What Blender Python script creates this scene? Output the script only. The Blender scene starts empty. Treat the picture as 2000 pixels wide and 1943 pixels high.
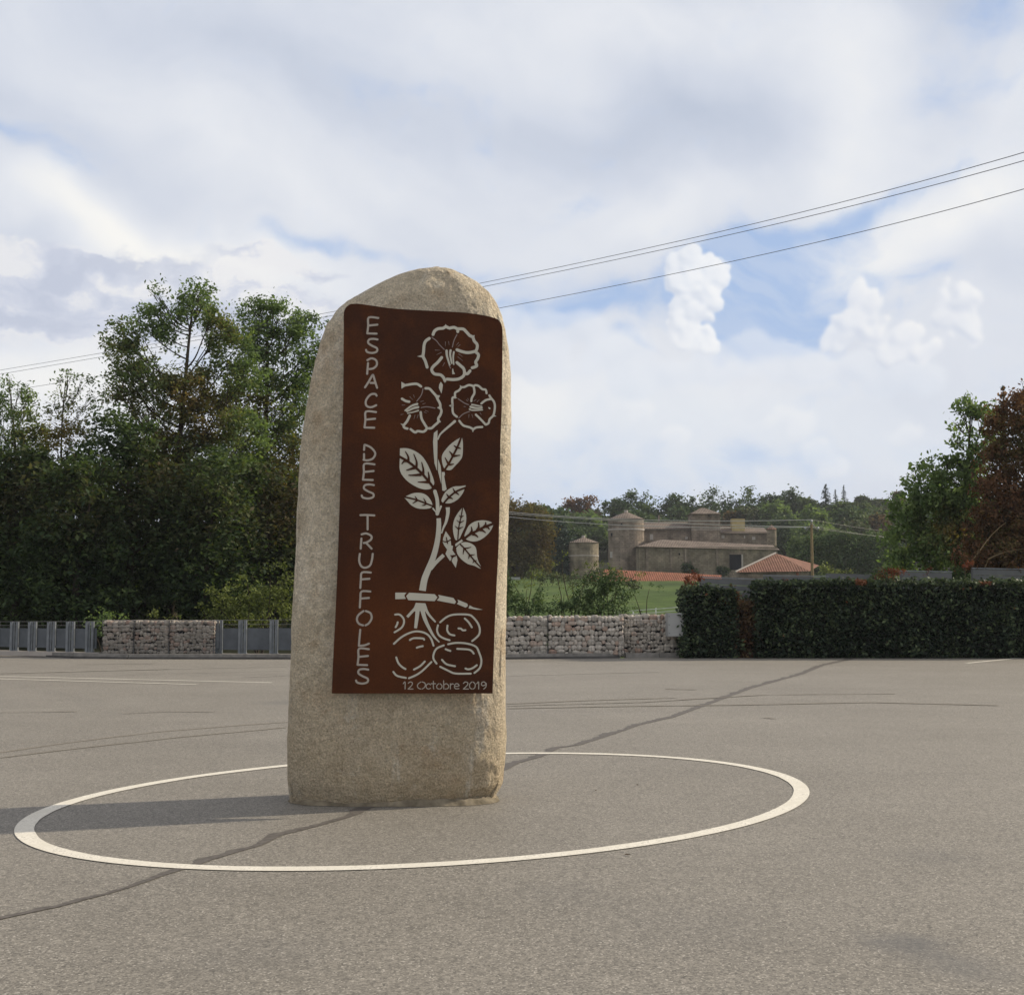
import bpy, math, random
import numpy as np
from mathutils import Vector, Matrix, noise as mnoise
random.seed(7)
R = math.radians
scene = bpy.context.scene
col = scene.collection

# ------------------------------------------------------------------ camera
F_PX, HOR, CAM_H = 2600.0, 1180.0, 1.6
PITCH = math.atan((HOR - 971.5) / F_PX)
cam_d = bpy.data.cameras.new('camera')
cam = bpy.data.objects.new('camera', cam_d)
col.objects.link(cam)
scene.camera = cam
cam.location = (0, 0, CAM_H)
cam.rotation_euler = (math.pi / 2 + PITCH, 0, 0)
cam_d.sensor_width = 36
cam_d.lens = 36 * F_PX / 2000
cam_d.clip_start = 0.1
cam_d.clip_end = 4000
scene.render.resolution_x = 1024
scene.render.resolution_y = 994
scene.view_settings.view_transform = 'Standard'
scene.view_settings.look = 'None'
scene.view_settings.exposure = 0.0
scene.view_settings.gamma = 1

SUN_EL = R(29)
SUN_AZ = math.atan2(0.945, 0.325)        # measured from +Y towards +X
CP, SP = math.cos(PITCH), math.sin(PITCH)


def ray(px, py):
    x = (px - 1000) / F_PX
    y = -(py - 971.5) / F_PX
    return Vector((x, CP - y * SP, SP + y * CP))


def at(px, py, d):                      # world point on the vertical plane Y = d
    r = ray(px, py)
    t = d / r.y
    return Vector((r.x * t, d, CAM_H + r.z * t))


def gnd(px, py, z=0.0):                 # world point on the level z
    r = ray(px, py)
    t = (z - CAM_H) / r.z
    return Vector((r.x * t, r.y * t, z))


def azel(px, py):
    r = ray(px, py).normalized()
    return math.atan2(r.x, r.y) * 26, math.asin(r.z) * 26


# ------------------------------------------------------------------ world
world = bpy.data.worlds.new('World')
scene.world = world
world.use_nodes = True


class NT:
    """small helper for writing node trees"""
    def __init__(s, tree):
        s.t = tree
        s.n = tree.nodes
        s.l = tree.links

    def link(s, a, b):
        s.l.new(a, b)

    def setin(s, sock, v):
        if isinstance(v, bpy.types.NodeSocket):
            s.l.new(v, sock)
        elif v is not None:
            sock.default_value = v

    def node(s, typ, ins=None, **props):
        n = s.n.new(typ)
        for k, v in props.items():
            setattr(n, k, v)
        for k, v in (ins or {}).items():
            s.setin(n.inputs[k], v)
        return n

    def m(s, op, a, b=None, c=None, clamp=False):
        n = s.n.new('ShaderNodeMath')
        n.operation = op
        n.use_clamp = clamp
        for i, v in enumerate((a, b, c)):
            if v is not None:
                s.setin(n.inputs[i], v)
        return n.outputs[0]

    def vm(s, op, a, b=None, scale=None):
        n = s.n.new('ShaderNodeVectorMath')
        n.operation = op
        s.setin(n.inputs[0], a)
        if b is not None:
            s.setin(n.inputs[1], b)
        if scale is not None:
            s.setin(n.inputs['Scale'], scale)
        return n.outputs['Value'] if op in ('LENGTH', 'DISTANCE', 'DOT_PRODUCT') else n.outputs[0]

    def noise(s, vec, scale, detail=4, rough=0.55, dist=0.0, out='Fac'):
        n = s.node('ShaderNodeTexNoise', {'Vector': vec, 'Scale': scale, 'Detail': detail,
                                          'Roughness': rough, 'Distortion': dist})
        return n.outputs[out]

    def mapr(s, v, a, b, c=0.0, d=1.0, interp='SMOOTHSTEP'):
        n = s.node('ShaderNodeMapRange', {'Value': v, 'From Min': a, 'From Max': b, 'To Min': c, 'To Max': d})
        n.interpolation_type = interp
        return n.outputs[0]

    def mix(s, fac, a, b, blend='MIX'):
        n = s.n.new('ShaderNodeMix')
        n.data_type = 'RGBA'
        n.blend_type = blend
        s.setin(n.inputs[0], fac)
        for i, v in ((6, a), (7, b)):
            if isinstance(v, tuple) and len(v) == 3:
                v = (*v, 1)
            s.setin(n.inputs[i], v)
        return n.outputs[2]

    def ramp(s, fac, stops, interp='LINEAR'):
        n = s.n.new('ShaderNodeValToRGB')
        n.color_ramp.interpolation = interp
        while len(n.color_ramp.elements) < len(stops):
            n.color_ramp.elements.new(0.5)
        for e, (p, c) in zip(n.color_ramp.elements, stops):
            e.position = p
            e.color = (*c, 1) if len(c) == 3 else c
        s.setin(n.inputs[0], fac)
        return n.outputs[0]


def make_sky_window():
    """cloud picture of the part of the sky in front, computed from noise on an azimuth / elevation grid"""
    U0, U1, V0, V1, RES = -13.0, 13.0, -1.0, 12.6, 64
    W, H = int((U1 - U0) * RES), int((V1 - V0) * RES)
    u, v = np.meshgrid(np.linspace(U0, U1, W), np.linspace(V0, V1, H))
    u = u.astype(np.float32); v = v.astype(np.float32)
    tab = np.random.default_rng(21).random((256, 256)).astype(np.float32)

    def vnoise(x, y):
        xi = np.floor(x).astype(int); yi = np.floor(y).astype(int)
        fx = x - xi; fy = y - yi
        fx = fx * fx * fx * (fx * (fx * 6 - 15) + 10); fy = fy * fy * fy * (fy * (fy * 6 - 15) + 10)
        a = tab[yi & 255, xi & 255]; b = tab[yi & 255, (xi + 1) & 255]
        c = tab[(yi + 1) & 255, xi & 255]; d = tab[(yi + 1) & 255, (xi + 1) & 255]
        return (a * (1 - fx) + b * fx) * (1 - fy) + (c * (1 - fx) + d * fx) * fy

    def fbm(x, y, o=5, g=.5, s=0):
        t = 0; a = 1; n = 0
        for k in range(o):
            cr, sr = math.cos(.6 * k + s), math.sin(.6 * k + s)
            t = t + a * vnoise(x * cr - y * sr + 17.3 * k + s * 31, x * sr + y * cr + 9.1 * k + s * 13)
            n += a; a *= g; x = x * 2.03; y = y * 2.03
        return t / n

    def ss(a, b, x):
        t = np.clip((x - a) / (b - a), 0, 1)
        return t * t * (3 - 2 * t)

    def gs(x, y, items):
        t = np.zeros_like(x)
        for (px, py, sx, sy, rot, amp) in items:
            a, e = azel(px, py)
            c, s = math.cos(R(rot)), math.sin(R(rot))
            dx, dy = x - a, y - e
            xx = (dx * c + dy * s) / (sx / 100); yy = (-dx * s + dy * c) / (sy / 100)
            t += amp * np.exp(-(xx * xx + yy * yy))
        return t

    def ramp(t, st):
        return np.stack([np.interp(t, [p for p, c in st], [c[i] for p, c in st]) for i in range(3)], -1)

    def over(c, a, k):
        return c * (1 - a[..., None]) + k * a[..., None]
    wx = u + 1.6 * (fbm(u * .35, v * .35, 4, s=1) - .5)
    wy = v + 1.6 * (fbm(u * .35, v * .35, 4, s=2) - .5)
    # high soft layer
    rx = wx * math.cos(.38) - wy * math.sin(.38) * -1
    ry = -wx * -math.sin(.38) + wy * math.cos(.38)
    ns = fbm(rx * .18, ry * .55, 5, .5, 3)
    nf = fbm(wx * 1.1, wy * 1.5, 6, .55, 4)
    tone = .55 + gs(wx, wy, SKY_TONE) + (ns - .5) * .34 + (nf - .5) * .12
    cl = ramp(tone, [(0, (.36, .42, .56)), (.25, (.51, .57, .69)), (.5, (.645, .69, .785)), (.75, (.79, .815, .865)), (1.0, (.95, .94, .91))])
    t = np.clip(v / 12, 0, 1)[..., None]
    blue = np.array((.42, .57, .82)) * (1 - t) + np.array((.33, .47, .75)) * t
    b = gs(wx, wy, SKY_BLUE) + (nf - .5) * .9 + (ns - .5) * .4
    b = ss(.12, 1.0, b) * .95
    b = b * (.78 + .22 * ss(.35, .62, fbm(wx * .5 - wy * .3, wy * 2.2 + wx * .35, 5, .55, 9)))
    c = over(cl, b, blue)
    # low grey bank on the left with a ragged top
    qx = u + .55 * (fbm(u * 1.1, v * 1.6, 6, .55, 5) - .5); qy = v + .8 * (fbm(u * 1.1, v * 1.6, 6, .55, 6) - .5)
    bank = gs(qx, qy, SKY_BANK)
    al = ss(.34, .66, bank) * .82
    n2 = fbm(qx * .8, qy * 1.7, 6, .55, 7)
    sh = ramp(n2 + (1 - ss(.38, .75, bank)) * .14, [(.38, (.53, .575, .70)), (.50, (.60, .64, .755)), (.58, (.67, .70, .795)), (.70, (.84, .84, .86))])
    c = over(c, al, sh)
    # heaped clouds: piles of puffs, lit from the upper right
    Lg = np.array((.45, .62, .64)); Lg /= np.linalg.norm(Lg)

    def heap(blobs, npuff, rmin, rmax, alpha, dark, lite, c, seed, soft=2, warp=.27, ws=2.6):
        rg = np.random.default_rng(seed)
        x = u + warp * (fbm(u * ws, v * ws, 5, .55, seed) - .5) * 2; y = v + warp * (fbm(u * ws, v * ws, 5, .55, seed + .5) - .5) * 2
        h = np.full_like(u, -9.0)
        for (px, py, sx, sy) in blobs:
            a0, e0 = azel(px, py)
            for k in range(npuff):
                th = rg.uniform(0, 6.283); rr = math.sqrt(rg.uniform(0, 1))
                ax = a0 + math.cos(th) * rr * sx / 100; ay = e0 + math.sin(th) * rr * sy / 100
                r = rg.uniform(rmin, rmax) / 100 * (1.25 - .7 * rr)
                z = (1 - rr * rr) ** .5 * min(sx, sy) / 100 * .8
                i0 = int((ax - r * 1.8 - U0) * RES); i1 = int((ax + r * 1.8 - U0) * RES) + 2
                j0 = int((ay - r * 1.8 - V0) * RES); j1 = int((ay + r * 1.8 - V0) * RES) + 2
                i0, j0 = max(i0, 0), max(j0, 0)
                if i1 <= i0 or j1 <= j0: continue
                sl = (slice(j0, j1), slice(i0, i1))
                d2 = (x[sl] - ax) ** 2 + (y[sl] - ay) ** 2
                q = r * r - d2
                hh = np.where(q > 0, z + np.sqrt(np.maximum(q, 0)), -9)
                h[sl] = np.maximum(h[sl], hh)
        m = (h > -5).astype(np.float32)
        h0 = np.where(h > -5, h, 0)
        h0 = h0 + (fbm(x * 4, y * 4, 5, .6, seed + 2) - .5) * .22

        def blur(a, k):
            for _ in range(3):
                p = np.pad(a, k, mode='edge')
                cs = np.cumsum(np.pad(p, ((1, 0), (0, 0))), 0); p = (cs[2 * k + 1:] - cs[:-2 * k - 1]) / (2 * k + 1)
                cs = np.cumsum(np.pad(p, ((0, 0), (1, 0))), 1); a = (cs[:, 2 * k + 1:] - cs[:, :-2 * k - 1]) / (2 * k + 1)
            return a
        hb = blur(h0, soft)
        gy, gx = np.gradient(hb, 1 / RES)
        nz = 1 / np.sqrt(1 + .6 * (gx * gx + gy * gy))
        lam = (-gx * Lg[0] * .77 - gy * Lg[1] * .77) * nz + Lg[2] * nz
        lam = blur(np.clip(lam, -.6, 1.2), max(1, soft // 2))
        big = blur(m, 10)
        a = ss(.12, .85, blur(m, soft)) * (1 - .45 * ss(.0, 1, 1 - big) ** 2)
        a = a * ss(.25, .62, fbm(x * 2.6, y * 2.6, 6, .62, seed + 4) + .75 * (big - .25))
        t = np.clip(.24 + .56 * lam + .25 * (1 - big) + (fbm(u * .9, v * .9, 3, .5, seed + 3) - .5) * .5, 0, 1)
        k = ramp(t, [(0, dark), (.55, tuple((p + q) / 2 * 1.03 for p, q in zip(dark, lite))), (1, lite)])
        fade = 1
        return over(c, a * alpha, k)
    c = heap(SKY_DECK, 26, 10, 26, .5, (.62, .68, .79), (.86, .885, .925), c, 31, soft=6)
    c = over(c, ss(.35, .95, gs(wx, wy, [(1300, 850, 900, 150, 0, 1.0)])) * .35, np.array((.72, .78, .86)))
    c = heap(SKY_LOW, 26, 6, 16, .42, (.70, .74, .82), (.92, .92, .915), c, 32, soft=5)
    c = heap(SKY_RIGHT, 30, 6, 17, .88, (.62, .67, .78), (.97, .96, .94), c, 33, soft=3)
    c = heap(SKY_MAIN, 36, 7, 18, .90, (.62, .67, .77), (1.0, .995, .98), c, 34)
    img = bpy.data.images.new('cloud_window', W, H, float_buffer=True) 
    out = np.ones((H, W, 4), np.float32)
    out[..., :3] = c
    return img, out, (U0, U1, V0, V1)


SKY_TONE = [
    (270, 470, 320, 58, -10, .46), (430, 300, 420, 70, -27, .16), (60, 350, 160, 60, -25, .14), (760, 380, 240, 60, -20, .12),
    (1250, 90, 420, 90, 0, .16), (1680, 210, 110, 230, 0, .27), (1330, 420, 330, 50, 14, .16),
    (1930, 300, 120, 160, 20, .22), (1800, 450, 260, 60, 14, .24), (520, 110, 330, 80, -18, -.12),
    (750, 220, 260, 60, -12, -.12), (1330, 250, 300, 100, 0, -.17), (1100, 270, 240, 70, 0, -.08), (1850, 10, 120, 60, 0, -.22),
    (1850, 190, 90, 90, 0, -.12), (60, 640, 200, 60, 0, -.1), (200, 720, 220, 80, -10, .34), (80, 800, 220, 70, 0, .2),
    (1350, 760, 480, 110, 0, .16), (1900, 720, 300, 90, 0, -.05), (1040, 780, 90, 60, 0, .2), (1400, 900, 700, 70, 0, .05)]
SKY_BLUE = [
    (40, 262, 130, 38, -28, .75), (200, 300, 120, 40, -28, .35), (620, 480, 230, 24, -7, .62), (900, 535, 180, 22, -4, .45),
    (1470, 540, 200, 80, 14, 1.0), (1120, 596, 210, 34, 0, .95), (1560, 615, 190, 44, 0, 1.0), (1620, 425, 280, 24, 16, .62),
    (1850, 525, 140, 26, 0, .4), (1900, 30, 120, 60, 0, .55), (1250, 700, 90, 14, -20, .45), (1400, 860, 620, 60, 0, .30),
    (1250, 950, 600, 70, 0, .34), (60, 670, 160, 40, 0, .3), (330, 670, 160, 40, -20, .35), (1830, 200, 100, 90, 0, .35), (1250, 250, 260, 80, 0, .15), (700, 200, 400, 60, -15, .12)]
SKY_BANK = [(20, 555, 220, 62, -4, 1.1), (260, 575, 220, 62, -8, 1.1), (450, 605, 200, 62, -12, 1.0), (600, 625, 200, 50, -8, .9), (560, 515, 150, 22, -6, .75), (150, 650, 260, 60, -6, .5)]
SKY_DECK = [(1010, 640, 90, 30), (1130, 640, 55, 30), (1210, 675, 60, 26), (1090, 700, 120, 30), (1480, 682, 90, 18), (1400, 720, 120, 25), (1620, 720, 160, 30), (1260, 740, 120, 30), (1000, 700, 90, 50), (1750, 740, 120, 30)]
SKY_LOW = [(1520, 812, 30, 14), (1560, 835, 30, 22), (1600, 880, 34, 26), (1580, 825, 20, 18), (1630, 910, 26, 14), (1770, 850, 50, 16), (1240, 800, 60, 14), (1300, 850, 60, 14)]
SKY_RIGHT = [(1672, 578, 16, 22), (1705, 592, 16, 22), (1655, 625, 34, 26), (1700, 640, 40, 26), (1640, 665, 50, 16), (1842, 576, 10, 20), (1885, 588, 22, 20), (1850, 630, 30, 30), (1790, 685, 46, 14), (1730, 690, 50, 16), (1890, 640, 20, 30), (1770, 655, 30, 12)]
SKY_MAIN = [(1352, 505, 26, 16), (1320, 512, 16, 12), (1388, 540, 22, 26), (1345, 555, 36, 32), (1312, 545, 20, 12), (1392, 582, 18, 20), (1370, 620, 26, 26), (1322, 632, 22, 20), (1345, 655, 34, 20), (1384, 672, 16, 16), (1335, 590, 30, 24)]


def build_world():
    w = NT(world.node_tree)
    w.n.clear()
    img, px, (U0, U1, V0, V1) = make_sky_window()
    img.colorspace_settings.name = 'Linear Rec.709'
    img.pixels.foreach_set(px.ravel())
    img.pack()
    gen = w.node('ShaderNodeTexCoord').outputs['Generated']
    dx, dy, dz = w.node('ShaderNodeSeparateXYZ', {0: gen}).outputs
    az = w.m('MULTIPLY', w.m('ARCTAN2', dx, dy), 26.0)
    el = w.m('MULTIPLY', w.m('ARCSINE', dz), 26.0)
    uv = w.node('ShaderNodeCombineXYZ', {0: w.mapr(az, U0, U1, 0, 1, 'LINEAR'), 1: w.mapr(el, V0, V1, 0, 1, 'LINEAR'), 2: 0.0}).outputs[0]
    tex = w.n.new('ShaderNodeTexImage')
    tex.image = img
    tex.extension = 'EXTEND'
    tex.interpolation = 'Linear'
    w.link(uv, tex.inputs[0])
    # rest of the sky, out of view: clear sky with cloud toned warm for its light
    sky = w.node('ShaderNodeTexSky', sky_type='NISHITA', sun_disc=False, sun_elevation=SUN_EL,
                 sun_rotation=SUN_AZ, altitude=200, air_density=1.0, dust_density=0.6, ozone_density=2.5)
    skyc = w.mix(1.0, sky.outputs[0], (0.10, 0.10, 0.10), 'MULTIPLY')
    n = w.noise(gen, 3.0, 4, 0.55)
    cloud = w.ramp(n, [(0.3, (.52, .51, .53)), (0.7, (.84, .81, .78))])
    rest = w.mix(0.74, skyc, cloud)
    inx = w.mapr(w.m('ABSOLUTE', az), U1 - 2.2, U1 - 0.2, 1, 0)
    iny = w.mapr(el, V1 - 1.0, V1 - 0.1, 1, 0)
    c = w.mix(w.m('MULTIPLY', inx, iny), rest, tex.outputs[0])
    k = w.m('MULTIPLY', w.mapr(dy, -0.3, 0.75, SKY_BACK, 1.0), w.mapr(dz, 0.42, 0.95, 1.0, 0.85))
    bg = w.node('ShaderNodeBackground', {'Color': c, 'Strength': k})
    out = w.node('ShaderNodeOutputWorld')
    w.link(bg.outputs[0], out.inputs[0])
    world.cycles.sampling_method = 'MANUAL'
    world.cycles.sample_map_resolution = 512


SKY_BACK = 1.5  # unseen sky behind the camera, boosted to brighten faces turned from the sun
build_world()

sun_d = bpy.data.lights.new('sun', 'SUN')
sun_d.energy = 5.0
sun_d.angle = R(0.8)
sun_d.color = (1.0, 0.88, 0.70)
sun = bpy.data.objects.new('sun', sun_d)
col.objects.link(sun)
sdir = Vector((math.sin(SUN_AZ) * math.cos(SUN_EL), math.cos(SUN_AZ) * math.cos(SUN_EL), math.sin(SUN_EL)))
sun.rotation_euler = sdir.to_track_quat('Z', 'Y').to_euler()

# ------------------------------------------------------------------ object helpers


def tag(o, label=None, cat=None, group=None, kind=None):
    if label: o['label'] = label
    if cat: o['category'] = cat
    if group: o['group'] = group
    if kind: o['kind'] = kind
    return o


def empty(name, loc, label, cat, group=None):
    o = bpy.data.objects.new(name, None)
    col.objects.link(o)
    o.location = loc
    o.empty_display_size = 0.2
    return tag(o, label, cat, group)


class MB:
    def __init__(s):
        s.v = []
        s.f = []
        s.base = 0

    def add(s, verts, faces):
        b = len(s.v)
        s.v += [tuple(v) for v in verts]
        s.f += [tuple(i + b for i in f) for f in faces]

    def box(s, x0, x1, y0, y1, z0, z1):
        v = [(x0, y0, z0), (x1, y0, z0), (x1, y1, z0), (x0, y1, z0), (x0, y0, z1), (x1, y0, z1), (x1, y1, z1), (x0, y1, z1)]
        s.add(v, [(0, 3, 2, 1), (4, 5, 6, 7), (0, 1, 5, 4), (1, 2, 6, 5), (2, 3, 7, 6), (3, 0, 4, 7)])

    def obox(s, a, b, w, z0a, z0b, h):
        """box running from a to b (xy), thickness w, bottom z0a..z0b, height h"""
        a = Vector(a); b = Vector(b)
        d = (b - a).normalized()
        n = Vector((-d.y, d.x)) * w / 2
        v = []
        for dz in (0, h):
            v += [(a.x - n.x, a.y - n.y, z0a + dz), (b.x - n.x, b.y - n.y, z0b + dz), (b.x + n.x, b.y + n.y, z0b + dz), (a.x + n.x, a.y + n.y, z0a + dz)]
        s.add(v, [(0, 3, 2, 1), (4, 5, 6, 7), (0, 1, 5, 4), (1, 2, 6, 5), (2, 3, 7, 6), (3, 0, 4, 7)])

    def tube(s, pts, rads, n=8, cap=True):
        pts = [Vector(p) for p in pts]
        if not hasattr(rads, '__len__'):
            rads = [rads] * len(pts)
        rings = []
        v = []
        up = Vector((0, 0, 1))
        for i, p in enumerate(pts):
            t = (pts[min(i + 1, len(pts) - 1)] - pts[max(i - 1, 0)])
            t = t.normalized() if t.length > 1e-9 else up
            ref = Vector((0, 1, 0)) if abs(t.z) > 0.9 else up
            a = t.cross(ref).normalized()
            b = t.cross(a)
            ring = []
            for k in range(n):
                th = 2 * math.pi * k / n
                ring.append(len(v))
                v.append(p + (a * math.cos(th) + b * math.sin(th)) * rads[i])
            rings.append(ring)
        f = []
        for i in range(len(rings) - 1):
            for k in range(n):
                f.append((rings[i][k], rings[i][(k + 1) % n], rings[i + 1][(k + 1) % n], rings[i + 1][k]))
        if cap:
            f.append(tuple(rings[0]))
            f.append(tuple(reversed(rings[-1])))
        s.add(v, f)

    def build(s, name, mat, parent=None, smooth=False, origin=None):
        me = bpy.data.meshes.new(name)
        off = Vector((0, 0, 0))
        if parent is not None:
            off = Vector(world_loc(parent))
        elif origin is not None:
            off = Vector(origin)
        me.from_pydata([(x - off.x, y - off.y, z - off.z) for x, y, z in s.v], [], s.f)
        me.update()
        return link(name, me, mat, parent, smooth, off if parent is None else None)


def world_loc(o):
    l = Vector(o.location)
    while o.parent:
        o = o.parent
        l += Vector(o.location)
    return l


def link(name, me, mat, parent=None, smooth=False, loc=None):
    if mat: me.materials.append(mat)
    if smooth:
        me.polygons.foreach_set('use_smooth', [True] * len(me.polygons))
    o = bpy.data.objects.new(name, me)
    col.objects.link(o)
    if parent is not None: o.parent = parent
    if loc is not None: o.location = loc
    return o


def np_mesh(name, verts, quads, mat, parent=None, attrs=None, loc=None):
    """fast quad mesh; verts in world coordinates"""
    off = np.array(world_loc(parent)) if parent is not None else (np.array(loc) if loc is not None else np.zeros(3))
    me = bpy.data.meshes.new(name)
    nv, nq = len(verts), len(quads)
    me.vertices.add(nv)
    me.vertices.foreach_set('co', (verts - off).astype(np.float32).ravel())
    me.loops.add(nq * 4)
    me.loops.foreach_set('vertex_index', quads.astype(np.int32).ravel())
    me.polygons.add(nq)
    me.polygons.foreach_set('loop_start', np.arange(0, nq * 4, 4, dtype=np.int32))
    for k, a in (attrs or {}).items():
        at_ = me.attributes.new(k, 'FLOAT', 'FACE')
        at_.data.foreach_set('value', a.astype(np.float32))
    me.update(calc_edges=True)
    me.validate()
    return link(name, me, mat, parent, loc=(tuple(off) if parent is None else None))


# ------------------------------------------------------------------ materials


def new_mat(name):
    m = bpy.data.materials.new(name)
    m.use_nodes = True
    t = NT(m.node_tree)
    t.n.clear()
    out = t.node('ShaderNodeOutputMaterial')
    return m, t, out


def finish(t, out, color, rough=0.8, metal=0.0, bump=None, bstr=0.3, bdist=0.02, spec=0.3):
    b = t.node('ShaderNodeBsdfPrincipled', {'Roughness': rough, 'Metallic': metal, 'Specular IOR Level': spec})
    t.setin(b.inputs['Base Color'], (*color, 1) if isinstance(color, tuple) and len(color) == 3 else color)
    if bump is not None:
        bn = t.node('ShaderNodeBump', {'Strength': bstr, 'Distance': bdist, 'Height': bump})
        t.link(bn.outputs[0], b.inputs['Normal'])
    t.link(b.outputs[0], out.inputs[0])
    return b


def simple(name, c, rough=0.7, metal=0.0, var=0.15, scale=4.0, spec=0.3, bump=0.0):
    m, t, out = new_mat(name)
    co = t.node('ShaderNodeTexCoord').outputs['Object']
    n = t.noise(co, scale, 5, 0.6)
    d = tuple(x * (1 - var) for x in c)
    l = tuple(min(1, x * (1 + var)) for x in c)
    cc = t.ramp(n, [(0.3, d), (0.7, l)])
    finish(t, out, cc, rough, metal, n if bump else None, bump, 0.02, spec)
    return m


def mat_asphalt():
    m, t, out = new_mat('asphalt')
    co = t.node('ShaderNodeTexCoord').outputs['Object']
    n1 = t.noise(co, 0.30, 7, 0.68)
    n2 = t.noise(co, 2.2, 6, 0.7)
    st = t.node('ShaderNodeMapping', {'Vector': co, 'Rotation': (0, 0, R(14)), 'Scale': (0.12, 0.9, 1)}).outputs[0]
    n3 = t.noise(st, 1.0, 4, 0.6)
    v1 = t.node('ShaderNodeTexVoronoi', {'Vector': co, 'Scale': 120.0}, feature='F1')
    g1 = t.node('ShaderNodeRGBToBW', {0: v1.outputs['Color']}).outputs[0]
    v2 = t.node('ShaderNodeTexVoronoi', {'Vector': co, 'Scale': 55.0}, feature='F1')
    g2 = t.node('ShaderNodeRGBToBW', {0: v2.outputs['Color']}).outputs[0]
    n4 = t.noise(co, 26.0, 4, 0.7)
    base = t.ramp(n1, [(0.25, (.160, .147, .124)), (0.55, (.196, .181, .155)), (0.8, (.230, .213, .183))])
    base = t.mix(t.mapr(n2, 0.35, 0.7, 0, 0.35), base, (.155, .143, .122))
    base = t.mix(t.mapr(n3, 0.5, 0.72, 0, 0.3), base, (.150, .138, .119))
    sp = t.m('ADD', t.m('MULTIPLY', g1, 0.75), t.m('MULTIPLY', g2, 0.45))
    k = t.mapr(sp, 0.2, 1.0, 0.46, 1.54, 'LINEAR')
    k = t.m('MULTIPLY', k, t.mapr(n4, 0.3, 0.7, 0.86, 1.12, 'LINEAR'))
    cc = t.vm('SCALE', base, scale=k)
    light = t.m('GREATER_THAN', g1, 0.86)
    cc = t.mix(t.m('MULTIPLY', light, 0.5), cc, (.5, .47, .42))
    # oil stains
    pos = t.node('ShaderNodeNewGeometry').outputs['Position']
    for (px, py, r, s) in ((1760, 1840, .20, .6), (1820, 1862, .16, .4), (1890, 1890, .22, .45), (1830, 1672, .3, .22), (1330, 1800, .5, .12), (500, 1860, .4, .15), (560, 1372, .5, .35), (1100, 1745, .3, .15)):
        g = gnd(px, py)
        dd = t.vm('DISTANCE', t.vm('ADD', pos, t.vm('SCALE', t.noise(co, 5, 3, out='Color'), scale=0.35)), (g.x + .17, g.y + .17, .17))
        cc = t.mix(t.mapr(dd, r * 1.5, r * .1, 0, s), cc, (.085, .085, .086))
    h = t.m('ADD', t.m('MULTIPLY', g1, 1.0), t.m('MULTIPLY', n4, 0.8))
    finish(t, out, cc, 0.72, 0, h, 0.4, 0.006, 0.5)
    return m


def mat_granite():
    m, t, out = new_mat('granite')
    co = t.node('ShaderNodeTexCoord').outputs['Object']
    n1 = t.noise(co, 1.6, 6, 0.65)
    n2 = t.noise(co, 14.0, 6, 0.7)
    n3 = t.noise(co, 60.0, 4, 0.7)
    v = t.node('ShaderNodeTexVoronoi', {'Vector': co, 'Scale': 85.0}, feature='F1')
    g = t.node('ShaderNodeRGBToBW', {0: v.outputs['Color']}).outputs[0]
    base = t.ramp(n1, [(0.28, (.52, .43, .31)), (0.5, (.74, .645, .49)), (0.68, (.88, .79, .64))])
    base = t.mix(t.mapr(n2, 0.42, 0.62, 0, 0.5), base, (.50, .43, .32))
    sepz = t.node('ShaderNodeSeparateXYZ', {0: co}).outputs[2]
    low = t.m('MULTIPLY', t.mapr(sepz, 1.5, 0.1, 0, 1), t.mapr(n1, 0.35, 0.6, 0.25, 1))
    base = t.mix(t.m('MULTIPLY', low, 0.7), base, (.42, .32, .19))
    lich = t.noise(co, 5.0, 6, 0.7)
    base = t.mix(t.mapr(lich, 0.58, 0.72, 0, 0.6), base, (.70, .68, .60))
    streak = t.noise(t.node('ShaderNodeMapping', {'Vector': co, 'Scale': (3.2, 3.2, .55)}).outputs[0], 1.3, 5, 0.65)
    base = t.mix(t.mapr(streak, 0.56, 0.70, 0, 0.6), base, (.84, .79, .68))
    dirt = t.noise(t.vm('ADD', co, (3, 8, 5)), 3.4, 6, 0.75)
    base = t.mix(t.mapr(dirt, 0.54, 0.70, 0, 0.5), base, (.36, .30, .21))
    rust = t.noise(t.vm('ADD', co, (9, 4, 2)), 2.2, 5, 0.7)
    base = t.mix(t.mapr(rust, 0.52, 0.70, 0, 0.45), base, (.46, .32, .19))
    k = t.m('MULTIPLY', t.mapr(g, 0.1, 0.9, 0.80, 1.2, 'LINEAR'), t.mapr(n3, 0.3, 0.7, 0.80, 1.2, 'LINEAR'))
    cc = t.vm('SCALE', base, scale=k)
    h = t.m('ADD', t.m('ADD', t.m('MULTIPLY', n2, 1.6), t.m('MULTIPLY', g, 0.45)), t.m('MULTIPLY', n3, 0.9))
    finish(t, out, cc, 0.9, 0, h, 1.0, 0.045, 0.15)
    return m


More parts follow.
